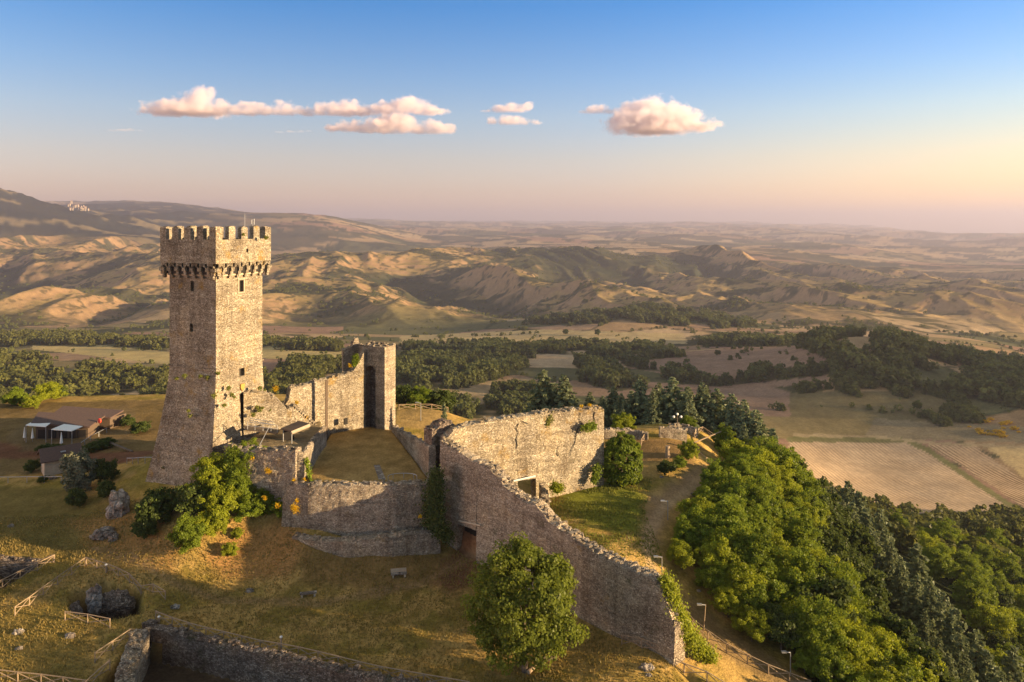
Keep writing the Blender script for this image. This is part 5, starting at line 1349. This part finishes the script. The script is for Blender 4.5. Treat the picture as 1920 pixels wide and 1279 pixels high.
for lo, hi, n_ in ((1900, 2700, 1700), (2700, 4600, 1900)):
    ii = np.flatnonzero((lum < .075) & (GY > lo) & (GY < hi) & (GPX > -60) & (GPX < 1990) & (area > 0))
    A = area.ravel()[ii]; pick = r.choice(ii, n_, p=A / A.sum())
    for i in pick:
        k = int(r.integers(0, 5)); h = r.uniform(5, 12); V, var = FT[k]; w = h * r.uniform(.9, 1.5)
        acc.setdefault("scrub", []).append((np.stack([V[:, 0] * w + GX.ravel()[i], V[:, 1] * w + GY.ravel()[i], V[:, 2] * h + GZ.ravel()[i] - .1 * h], 1), np.clip(var * .5 + .6 * r.random() - .05, 0, 1)))
labs = {"scrub": "dark scrub and low trees in the gullies of the eroded hills", "hedge": "thin hedges and scattered small trees along the valley field edges", "left": "olive green wood covering the valley behind the keep", "mid": "dark hedges and woods between the brown valley fields", "hill": "dark wood covering the hill above the ploughed fields", "slope": "low green wood at the foot of the slope below the field"}
for nm, L in acc.items():
    V = np.concatenate([a for a, _ in L]); var = np.concatenate([b for _, b in L])
    me = mesh_np("woodland", V, np.arange(len(V)).reshape(-1, 4), {"var": ('FLOAT', var)})
    print("wood", nm, len(L), len(V) // 4)
    tag(put("woodland", me, M['wood_left'] if nm in ("left", "slope") else M['wood_far']), labs[nm], "woodland", kind="stuff")
# single trees standing in the valley fields
for i, (px, py, Y, h, lab) in enumerate([(1346, 668, 0, 9, "round dark tree alone in the middle of the brown field"), (1388, 655, 0, 8, "small dark tree high in the brown field"), (1120, 630, 0, 14, "dark tree standing on the golden ridge beside hedges"), (1060, 628, 0, 13, "pair-crowned dark tree at the start of the golden field"), (1720, 770, 0, 9, "pale bush at the dark hill's foot")]):
    Y = hit(px, py, 450, 1900, 2.0); x = (px - 960) / F * Y
    plant("field_tree", lab, "tree", x, Y, DRK[i % 2], None, None, h / 6, i)
# yellow broom on the far hillside
for i in range(26):
    px, py = r.uniform(1815, 1915), 0; py = 778 + (px - 1815) * .22 + r.uniform(-3, 32)
    Y = hit(px, py, 480, 900, 2.0); x = (px - 960) / F * Y; z = ground(x, Y)
    if i == 0: BR = crown_from("broom_crown", [crown_mesh("c", (2.2, 2.2, 1.4), 26, 16, .5, 71, .4, .4, .5, 1.0, .2)], M['flower'])
    o = put("broom_bush", BR, None, None, (x, Y, z)); o.scale = [r.uniform(.6, 1.5)] * 3; tag(o, "yellow flowering broom bush on the far hillside above the striped field", "bush", "yellow broom bushes above the field")
# grass
r = np.random.default_rng(12)
def grass(name, label, N, xr, yr, ok, hgt, mat, seed):
    r = np.random.default_rng(seed); x = r.uniform(*xr, N); y = r.uniform(*yr, N); m_ = ok(x, y); x, y = x[m_], y[m_]; z = zfun(x.copy(), y.copy()); n = len(x)
    hh = hgt * r.uniform(.5, 1.5, n) * (1 + .8 * fbm(x / 4, y / 4, 3, 8)); a = r.uniform(0, 6.28, n); w = .07 * r.uniform(.7, 1.6, n); lx = r.normal(size=n) * .12; ly = r.normal(size=n) * .12
    V = np.stack([np.stack([x - np.cos(a) * w, y - np.sin(a) * w, z - .03], 1), np.stack([x + np.cos(a) * w, y + np.sin(a) * w, z - .03], 1), np.stack([x + lx, y + ly, z + hh], 1)], 1).reshape(-1, 3)
    me = mesh_np(name, V, np.arange(len(V)).reshape(-1, 3), {"var": ('FLOAT', np.repeat(np.clip(.5 + .5 * fbm(x / 6, y / 6, 4, 5) + r.uniform(-.25, .25, n), 0, 1), 3))})
    tag(put(name, me, mat), label, "grass", kind="stuff")
def lawn_ok(x, y): return (sdpoly(x, y, SIDEPOLY) > 1.2) & (sdpoly(x, y, COURT) > .5) & (sdpoly(x, y, PIT) > .3) & (sdpoly(x, y, LEDGE) > .5) & (sdpoly(x, y, HOLE) > 0) & (np.abs(x) < y * .74)
grass("dry_grass", "short dry grass over the lawn and slope below the castle", 150000, (-90, 22), (68, 135), lambda x, y: lawn_ok(x, y) & (y < 112), .21, M['grass'], 3)
grass("meadow_grass", "taller green grass on the terrace behind the bastion wall", 60000, (-8, 34), (80, 145), lambda x, y: (sdpoly(x, y, SIDEPOLY) < -1.3) & (y < 108 + .46 * x + 0 * y) & (fbm(x / 6, y / 6, 3, 4) > -.25) & (x < np.interp(y, [80, 95, 107, 145], [22, 19, 19, 30])), .24, M['grass_green'], 4)
# ------------------------------------------------------------------ fences, lamps, rocks, benches
PWM, RWM = M['wood'], M['wood']
def fence(label, pts, spacing=2.1, h=1.05, brace=True, mat=None):
    P = [(p[0], p[1]) for p in pts]; L = pathlen(P); n = max(2, int(L[-1] / spacing) + 1); A = np.array(P); ss = np.linspace(0, L[-1], n)
    xs = np.interp(ss, L, A[:, 0]); ys = np.interp(ss, L, A[:, 1]); zs = [ground(x, y) for x, y in zip(xs, ys)]
    t = thing("wooden_fence", label, "fence", (xs[0], ys[0], zs[0])); mat = mat or M['wood']
    for i in range(n):
        mb = MB(); mb.tube((xs[i], ys[i], zs[i] - .3), (xs[i], ys[i], zs[i] + h + .05), .065, n=6); mb.build("post", mat, t)
    for i in range(n - 1):
        a = (xs[i], ys[i], zs[i]); b = (xs[i + 1], ys[i + 1], zs[i + 1])
        mb = MB(); mb.tube((a[0], a[1], a[2] + h), (b[0], b[1], b[2] + h), .055, n=5); mb.build("rail", mat, t)
        if brace:
            mb = MB(); mb.tube((a[0], a[1], a[2] + .12), (b[0], b[1], b[2] + h - .08), .042, n=5); mb.build("brace", mat, t)
            mb = MB(); mb.tube((a[0], a[1], a[2] + h - .08), (b[0], b[1], b[2] + .12), .042, n=5); mb.build("brace", mat, t)
    return t
G = lambda l: [gp(px, py + 12, z) for px, py, z in l]
fence("slanting fence rising to the corner of the sunken lot", G([(-30, 1104, .5), (30, 1075, .6), (102, 1040, .9)]))
fence("short dim fence above the sunken lot wall", G([(-40, 1035, 1.0), (44, 1035, 1.1), (100, 1040, .9)]))
fence("bright slanting fence climbing to the grotto's peak", G([(28, 1142, .3), (90, 1096, .5), (160, 1050, .8)]))
fence("fence running down from the peak behind the grotto rock", G([(162, 1050, .8), (230, 1078, .7), (310, 1112, .4)]))
fence("short dark fence in front of the grotto cave", G([(122, 1155, .1), (165, 1160, .1), (206, 1166, .1)]))
fence("bright fence slanting down to the broken wall end", G([(276, 1164, 0), (225, 1196, 0), (178, 1228, 0)]))
fence("lower bright fence beside the broken wall end", G([(206, 1236, .1), (186, 1256, .1), (160, 1280, 0)]))
fence("long fence along the top of the excavated wall", G([(292, 1150, .1), (400, 1176, .1), (530, 1205, .1), (700, 1243, 0), (880, 1280, -.2)]), 2.4)
fence("fence at the bottom edge of the lawn by the tree", G([(-10, 1262, 0), (80, 1268, 0), (160, 1278, 0)]), 2.4)
fence("fence beside the foot of the bastion wall's free end", G([(1166, 1210, -.6), (1225, 1235, -.9), (1290, 1262, -1.2), (1370, 1290, -1.8)]))
fence("long fence between the sandy path and the thicket", G([(1276, 1128, .1), (1310, 1165, -.6), (1365, 1200, -1.5), (1440, 1238, -3), (1520, 1272, -4.6)]))
fence("leaning rail fence along the thicket edge by the path", G([(1276, 972, 4.2), (1300, 935, 4.3), (1322, 905, 4.4)]), 3.0, .9, False)
fence("fence along the terrace edge near the stump", G([(1300, 838, 5.2), (1328, 858, 4.9), (1350, 850, 4.8)]), 3.0, .9, False)
fence("fence on the terrace corner behind the squat wall", G([(1302, 806, 5.4), (1318, 790, 5.2), (1352, 796, 5.0)]), 3.0)
fence("tiny fence at the far end of the long garden wall", G([(1202, 826, 6.1), (1212, 808, 6.1)]), 2.4)
fence("fence on the ledge beyond the gate tower", G([(748, 756, 8), (790, 756, 7.6), (840, 757, 7.2)]), 3.0)
fence("thin rail fence at the base of the keep", G([(238, 862, 4.6), (262, 866, 5.2), (300, 868, 6)]), 2.0, 1.0, False, M['metal'])
fence("bent rail fence on the slope below the keep", G([(310, 880, 6.2), (330, 884, 6.2), (345, 905, 5.4), (358, 915, 5.2)]), 1.6, 1.0, False)
fence("thin fence along the garden edge below the hut", G([(-20, 893, 1.6), (60, 896, 1.7), (115, 900, 1.9)]), 3.0, 1.0, False, M['metal'])
fence("handrail from the restaurant terrace down to the hut path", G([(147, 828, 1.6), (170, 812, 1.6), (200, 797, 1.6)]), 2.4, 1.0, False, M['metal'])
# the fallen pole on the terrace edge
x0, x1 = at(1302, 830, 138.5), at(1355, 808, 141.5); t = thing("fallen_pole", "long pale fallen pole lying slanted on the terrace edge", "pole", x0)
mb = MB(); mb.tube(x0, x1, .13, .09, 6); mb.build("pole", M['wood'], t)
# a stone strip and a curved rail on the courtyard lawn
P = [gp(701, 872, 10.0), gp(712, 872, 10.0), gp(723, 899, 10.0), gp(710, 899, 10.0)]
mb = MB(); mb.prism(P, 9.7, [ground(*p) + .05 for p in P]); tag(mb.build("path", M['rock']), "narrow grey stone strip across the courtyard lawn", kind="structure")
t = thing("curved_rail", "low pale curved rail standing on the courtyard edge", "rail", gp(755, 900, 10) + (10,))
pts = []
for k in range(13):
    a_ = math.pi * k / 12; q = gp(754, 904, 10.0); pts.append((q[0] + 2.0 * math.cos(a_), q[1] + 1.2 * math.sin(a_) + .3))
for k, (x, y) in enumerate(pts):
    if k % 3 == 0: mb = MB(); mb.tube((x, y, 9.8), (x, y, 10.75), .045); mb.build("post", M['metal'], t)
for p, q in zip(pts[:-1], pts[1:]):
    mb = MB(); mb.tube((p[0], p[1], 10.72), (q[0], q[1], 10.72), .045); mb.build("rail", M['metal'], t)
# lamp posts
def lamp(label, px, py, z, h, lean=0.0, mat=None):
    x, y = gp(px, py, z); z = ground(x, y); t = thing("lamp_post", label, "lamp post", (x, y, z)); mat = mat or M['metal']
    mb = MB(); mb.tube((x, y, z - .3), (x + lean, y, z + h), .07, .05); mb.build("pole", mat, t)
    mb = MB(); mb.tube((x + lean - .02, y, z + h - .06), (x + lean - .75, y - .1, z + h + .06), .055, .05); mb.box((x + lean - .75, y - .1, z + h + .06), (.55, .3, .16)); mb.build("lamp_head", M['metal'], t)
lamp("slim grey lamp post standing by the dirt path on the terrace", 1252, 970, 4.3, 2.7)
lamp("grey lamp post at the wall top end near the ivy", 1241, 1085, 2.4, 3.0)
lamp("pale lamp post leaning beside the sandy path fence", 1319, 1168, -.6, 3.0, .25, M['wood'])
lamp("lamp post among bushes at the lower end of the sandy path", 1482, 1262, -4.2, 2.6)
lamp("small lamp post on the sunlit ledge past the gate tower", 789, 790, 7.9, 3.4)
x, y = gp(1270, 812, 5.6); z = ground(x, y); t = thing("globe_lamp", "ornate lamp with three white globes behind the terrace", "lamp", (x, y, z))
mb = MB(); mb.tube((x, y, z), (x, y, z + 3.2), .08); mb.tube((x - .7, y, z + 2.7), (x + .7, y, z + 2.7), .05); mb.build("pole", M['bark'], t)
for dx, dz in ((-.7, 2.9), (0, 3.4), (.7, 2.9)):
    mb = MB(); mb.ball((x + dx, y, z + dz), .24); mb.build("globe", M['white'], t, True)
def bollard(label, px, py, z, h=1.0):
    x, y = gp(px, py, z); z = ground(x, y); t = thing("bollard_light", label, "light", (x, y, z))
    mb = MB(); mb.tube((x, y, z - .2), (x, y, z + h), .12); mb.build("post", M['wood'], t)
    mb = MB(); mb.ball((x, y, z + h + .05), .17, sq=.7); mb.build("lamp_head", M['white'], t, True)
bollard("white capped post at the fence behind the grotto rock", 199, 1080, .7)
bollard("white capped post by the fence over the sunken lot", 44, 1046, 1.1)
bollard("squat grey post at the peak of the excavated wall fence", 298, 1166, .1, .7)
bollard("square grey post halfway along the excavated wall fence", 527, 1214, .1, 1.6)
# benches, stump, log, stones
def bench(label, px, py, rz, legs):
    x, y = gp(px, py, .05); z = ground(x, y); t = thing("stone_bench", label, "bench", (x, y, z)); ca, sa = math.cos(rz), math.sin(rz)
    mb = MB(); mb.box((x, y, z + .45), (2.0, .55, .14), rz); mb.build("seat", M['rock'], t)
    for k in (-.75, .75):
        mb = MB(); mb.box((x + ca * k, y + sa * k, z + .19), (.22, .45, .39), rz); mb.build("leg", M['plaster'], t)
    if legs: mb = MB(); mb.box((x - .1, y + .28, z + .75), (2.0, .1, .45), rz); mb.build("backrest", M['plaster'], t)
bench("pale bench without backrest on the lawn", 578, 1116, .25, False); bench("stone bench with backrest near the retaining wall", 748, 1086, .2, True)
x, y = gp(1000, 1254, -.5); z = ground(x, y); t = thing("cut_log", "pale cut log lying on the grass under the round tree", "log", (x, y, z)); mb = MB(); mb.tube((x - .55, y - .9, z + .22), (x + .5, y + .5, z + .24), .22, .2, 9); mb.build("log", M['wood'], t)
x, y = gp(1034, 1242, -.5); z = ground(x, y); t = thing("cut_log", "dark short log lying beside the pale cut log", "log", (x, y, z)); mb = MB(); mb.tube((x - .8, y, z + .22), (x + .6, y + .1, z + .24), .26, .24, 9); mb.build("log", M['bark'], t)
x, y = gp(1252, 860, 6.3); z = ground(x, y); t = thing("tree_stump", "pale upright tree stump on the dry terrace", "stump", (x, y, z)); mb = MB(); mb.tube((x, y, z - .3), (x, y, z + 1.9), .42, .36, 9); mb.build("stump", M['wood'], t)
x, y = gp(1283, 836, 6.0); z = ground(x, y); t = thing("tree_stump", "dark short stump at the terrace edge by a small bush", "stump", (x, y, z)); mb = MB(); mb.tube((x, y, z - .3), (x, y, z + 1.0), .4, .36, 9); mb.build("stump", M['bark'], t)
def rock(label, c, d, seed, name="rock", mat=None, amp=.32):
    mb = MB(); mb.ball((0, 0, 0), 1.0, 28, 18); V = np.array(mb.v); n = V.copy()
    k = 1 + amp * (fbm(n[:, 0] * 1.6 + seed, n[:, 1] * 1.6 + n[:, 2] * 1.9, 4, seed) + .6 * n3(n[:, 0] * 2, n[:, 1] * 2, n[:, 2] * 2, seed)) * 1.6
    V = V * k[:, None] * np.array(d); me = bpy.data.meshes.new(name); me.from_pydata([tuple(v) for v in V], [], mb.f); me.update()
    return tag(put(name, me, mat or M['rock'], None, c), label, "rock")
def on_ground(px, py, z0): x, y = gp(px, py, z0); return x, y, ground(x, y)
x, y, z = on_ground(172, 1130, 0); rock("big pale boulder overhanging the grotto cave", (x, y + .6, -.2), (.9, .9, 1.8), 3)
x, y, z = on_ground(212, 1128, 0); rock("dark mossy rock wall of the grotto beside the pale boulder", (x, y + 1.0, -.9), (2.1, .9, 1.7), 5, mat=M['dark_wall'])
x, y, z = on_ground(140, 1140, 0); rock("brown rock lip at the entrance of the grotto", (x - .3, y, -.9), (1.0, 1.2, 1.3), 7, mat=M['dark_wall'])
x, y, z = on_ground(222, 965, 3.0); rock("grey rock face standing out of the slope below the keep", (x, y, z + .9), (1.6, 1.2, 2.4), 9)
x, y, z = on_ground(195, 1005, 1.8); rock("cluster of pale boulders on the red earth slope", (x, y, z + .2), (1.7, 1.1, 1.0), 11)
x, y, z = on_ground(213, 1015, 1.7); rock("small pale boulder next to the boulder cluster", (x, y, z + .2), (.7, .6, .6), 13)
for i, (px, py, d, lab) in enumerate([(328, 1136, .55, "small broken stone on the lawn near the grotto fence"), (35, 1186, .6, "low dark stone on the left-hand lawn"), (132, 1192, .6, "dark flat stone below the grotto fence"), (36, 1214, .42, "pinkish sunlit stone on the mown lawn"), (1212, 1252, .7, "grey flat boulder by the fence near the bastion wall"), (1216, 1262, .35, "small grey stone under the flat boulder"), (1300, 918, .5, "grey stone on the dirt path of the terrace"), (1240, 905, .3, "white stone beside the conical bush"), (468, 1104, .5, "brown stone at the foot of the orange slope"), (20, 1004, .5, "dark stone on the upper grass below the hut"), (100, 905, .7, "pale rubble in front of the hut"), (1197, 905, .45, "grey stone leaning on the conical bush"), (1310, 1110, .3, "white stone in the thicket near the path")]):
    x, y, z = on_ground(px, py, .3 if py > 1000 else 4.5 if px > 1000 else 1.6); rock(lab.replace("left-hand ", "wide "), (x, y, z + .1 * d), (d, d * .7, d * .55), 20 + i, "stone")

# ------------------------------------------------------------------ far houses
def house(label, group, px, py, Y, w, d, h, rz, wall=None):
    x, y, z = at(px, py, Y); t = MB(); zg_ = z
    ca, sa = math.cos(rz), math.sin(rz); q = lambda u, v: (x + u * ca - v * sa, y + u * sa + v * ca)
    root = thing("farmhouse" if "farm" in label else "village_house", label, "house", (x, y, z - h), group)
    mb = MB(); mb.prism([q(-w, -d), q(w, -d), q(w, d), q(-w, d)], z - h - 14, z); mb.build("wall", wall or M['far_plaster'], root)
    mb = MB(); e = 1.12; a, b, c, dd = q(-w * e, -d * e), q(w * e, -d * e), q(w * e, d * e), q(-w * e, d * e); r0, r1 = q(-w * e, 0), q(w * e, 0)
    zz, zr_ = z + .05, z + d * .55
    mb.add([(*a, zz), (*b, zz), (*c, zz), (*dd, zz), (*r0, zr_), (*r1, zr_)], [(0, 1, 5, 4), (2, 3, 4, 5), (0, 4, 3), (1, 2, 5), (3, 2, 1, 0)])
    mb.build("roof", M['far_tile'], root)
rr = random.Random(6)
for k in range(26):
    px = rr.uniform(127, 168); py = 381 + (px - 127) * .16 + rr.uniform(-1, 9) * (1 - (px - 127) / 80)
    house("tiny pale house of the village on the mountain shoulder", "houses of the mountain village", px, py, 6250 + rr.uniform(-60, 60), rr.uniform(4, 6.5), rr.uniform(3.5, 5), rr.uniform(5, 8), rr.uniform(-.5, .5))
house("taller pale block on top of the mountain village", "houses of the mountain village", 134, 377, 6300, 6, 5, 12, .2)
for k in range(14):
    px = rr.uniform(486, 519); house("tiny reddish house of the village on the distant ridge", "houses of the distant ridge village", px, 405 + rr.uniform(-1, 3), 8900, rr.uniform(7, 12), rr.uniform(6, 8), 9, rr.uniform(-.5, .5))
for k, (px, py) in enumerate([(1176, 551), (1183, 547), (1186, 552), (1191, 550), (1196, 549)]):
    house("stone farmhouse of the hamlet on the golden slope", "farmhouses of the hamlet", px, py, 2900, 6, 4.5, 6, k * .4)
for px, py, Y, lab in [(49, 430, 5600, "white lone farmhouse on the wooded mountain"), (140, 455, 5000, "white tiny farmhouse below the wooded mountain"), (1318, 640, 1420, "white-gabled farmhouse at the end of the hedge"), (1713, 544, 3500, "white farmhouse far out on the plain"), (600, 492, 5100, "pale farmhouse among the far fields")]:
    house(lab, None, px, py, Y, 6 if Y > 2000 else 5, 4.5, 5, .3)
x, y, z = at(1246, 639, 1450)

# ------------------------------------------------------------------ clouds
def cloud_mat(name, dens, scl, puffs, zb, col=(.97, .87, .90)):
    """vapour that thins out towards the edge of its puffs (centres and radii in the cloud's own metres)"""
    m, nt = new_mat(name)
    pos = nd(nt, "TexCoord").outputs["Object"]
    f = None
    for (x, y, z, rx, rz) in puffs:
        s1 = nd(nt, "VectorMath", _operation='SUBTRACT'); ln(nt, pos, s1.inputs[0]); s1.inputs[1].default_value = (x, y, z)
        s2 = nd(nt, "VectorMath", _operation='MULTIPLY'); ln(nt, s1.outputs[0], s2.inputs[0]); s2.inputs[1].default_value = (1 / rx, 1 / rx, 1 / rz)
        s3 = nd(nt, "VectorMath", _operation='LENGTH'); ln(nt, s2.outputs[0], s3.inputs[0])
        v = math_(nt, 'SUBTRACT', 1.0, s3.outputs["Value"])
        if f is None: f = v
        else:
            mm = nd(nt, "Math", _operation='SMOOTH_MAX'); ln(nt, f, mm.inputs[0]); ln(nt, v, mm.inputs[1]); mm.inputs[2].default_value = .35; f = mm.outputs[0]
    n = nd(nt, "TexNoise", Scale=scl, Detail=6.0, Roughness=.62); ln(nt, pos, n.inputs["Vector"])
    f = math_(nt, 'ADD', math_(nt, 'MULTIPLY', f, 1.15), math_(nt, 'MULTIPLY', math_(nt, 'SUBTRACT', n.outputs["Fac"], .56), 2.9))
    sz = nd(nt, "SeparateXYZ"); ln(nt, pos, sz.inputs[0])
    mb_ = nd(nt, "MapRange"); ln(nt, sz.outputs[2], mb_.inputs[0])
    for i, v in ((1, zb), (2, zb + 60.0), (3, 0.0), (4, 1.0)): mb_.inputs[i].default_value = v
    mr = nd(nt, "MapRange", _interpolation_type='SMOOTHSTEP'); ln(nt, f, mr.inputs[0])
    for i, v in ((1, .02), (2, .62), (3, 0.0), (4, dens)): mr.inputs[i].default_value = v
    pv = nd(nt, "VolumePrincipled"); pv.inputs["Color"].default_value = (*col, 1); pv.inputs["Anisotropy"].default_value = .1
    ln(nt, math_(nt, 'MULTIPLY', mr.outputs[0], mb_.outputs[0]), pv.inputs["Density"])
    o = nd(nt, "OutputMaterial"); ln(nt, pv.outputs[0], o.inputs["Volume"]); return m
mC, mW = "full", "wisp"
clouds = [
 ("long cloud with a bright bulging head above the keep", [(292,208,12),(312,206,15),(335,204,17),(358,199,22),(372,195,22),(392,203,17),(418,207,12),(445,207,11),(468,204,13),(492,205,12),(516,206,12),(540,203,13),(562,208,9)], mC),
 ("broad cloud with a bumpy top in the middle of the sky", [(575,210,11),(600,207,13),(625,204,15),(648,203,16),(672,205,15),(700,206,12),(725,203,13),(748,199,15),(768,194,16),(790,200,15),(806,205,9)], mC),
 ("low flat-based cloud under the broad bumpy cloud", [(625,238,9),(648,236,11),(672,238,11),(700,238,13),(722,232,19),(738,228,18),(760,236,17),(785,241,13),(812,240,14),(832,242,13)], mC),
 ("small double cloud with a puffy upper part", [(918,208,5),(938,202,10),(955,201,11),(972,205,9),(992,199,8)], mC),
 ("small low cloud just under the double cloud", [(925,228,8),(945,225,11),(965,226,11),(980,228,8),(1008,230,7)], mC),
 ("small flat cloud beside the big domed cloud", [(1092,210,6),(1108,206,9),(1124,204,10),(1140,208,8)], mC),
 ("biggest domed cloud glowing white on its crown", [(1155,238,6),(1168,224,18),(1185,224,24),(1205,218,30),(1228,212,28),(1250,216,28),(1272,224,22),(1292,232,15),(1312,236,8),(1225,232,24),(1250,236,22)], mC),
 ("faint thin grey streak of cloud low in the sky", [(210,243,4),(228,243,5),(245,243,5),(260,244,4)], mW),
 ("faint streak of cloud under the long cloud", [(525,247,4),(545,246,5),(565,247,4),(580,246,3)], mW),
]
YC = 20000.0
for lab, puffs, kd in clouds:
    rr = random.Random(len(lab)); mb = MB(); c0 = at(*puffs[len(puffs) // 2][:2], YC); L = []
    for px, py, rad in puffs:
        x, y, z = at(px, py, YC); R = rad * YC / F * (1.75 if kd == "full" else 2.8); sq = .78 if kd == "full" else .3
        L.append((x - c0[0], (y - c0[1]) + rr.uniform(-.4, .4) * R, z - c0[2] - .1 * R, R * 1.15, R * sq))
        if kd == "full" and rr.random() < .45: L.append((x - c0[0] + rr.uniform(-1, 1) * R, rr.uniform(-.3, .3) * R, z - c0[2] - .2 * R, R * 2.1, R * .42))
        if kd == "full" and rad > 8:
            for k in range(2):
                q = R * rr.uniform(.4, .65); L.append((x - c0[0] + rr.uniform(-1, 1) * R * .8, rr.uniform(-.5, .5) * R, z - c0[2] + rr.uniform(-.1, .45) * R, q * 1.2, q * .8))
    zb = min(p[2] - .42 * p[4] for p in L)
    for p in L: mb.ball((p[0], p[1], p[2]), p[3] * 1.08, 14, 9, p[4] / p[3])
    me = bpy.data.meshes.new("cloud"); me.from_pydata(mb.v, [], mb.f); me.update()
    o = put("cloud", me, cloud_mat("cloud_vapour", (.0045 if kd == "full" else .0016), .0034, L, zb), None, c0)
    rm = o.modifiers.new("union", 'REMESH'); rm.mode = 'VOXEL'; rm.voxel_size = 30
    tag(o, lab, "cloud")

# unseen cloud added off to the right to cast shade over the middle valley
mS, nt = new_mat("shade_cloud")
pv = nd(nt, "VolumePrincipled"); pv.inputs["Density"].default_value = .007; pv.inputs["Color"].default_value = (.95, .95, .97, 1)
oM = nd(nt, "OutputMaterial"); ln(nt, pv.outputs[0], oM.inputs["Volume"])
P0 = Vector((150, 1000, -190)); c0 = P0 + SDIR * ((2500 - P0.z) / SDIR.z)
mb = MB(); rr = random.Random(2)
for k in range(14): mb.ball((rr.uniform(-200, 200), rr.uniform(-230, 230), rr.uniform(-25, 25)), rr.uniform(80, 130), 12, 8, .55)
me = bpy.data.meshes.new("cloud"); me.from_pydata(mb.v, [], mb.f); me.update(); o = put("cloud", me, mS, None, tuple(c0))
rm = o.modifiers.new("union", 'REMESH'); rm.mode = 'VOXEL'; rm.voxel_size = 20
tag(o, "unseen flat cloud added to cast its shade over the valley", "cloud")

# ------------------------------------------------------------------ haze
mH, nt = new_mat("haze_air")
pv = nd(nt, "VolumePrincipled"); pv.inputs["Color"].default_value = (.52, .50, .63, 1); pv.inputs["Density"].default_value = HAZE if 'HAZE' in globals() else 6.2e-5; pv.inputs["Anisotropy"].default_value = .3
oM = nd(nt, "OutputMaterial"); ln(nt, pv.outputs[0], oM.inputs["Volume"])
zlo = float(GZ.min()) - 1.5; zhi = max(float(GZ.max()), ZC) + 30
mb = MB(); mb.box((0, 31000, (zlo + zhi) / 2), (130000, 63000, zhi - zlo)); hz_ = mb.build("haze", mH)
tag(hz_, "thin lilac evening haze over the valley", "haze", kind="stuff")
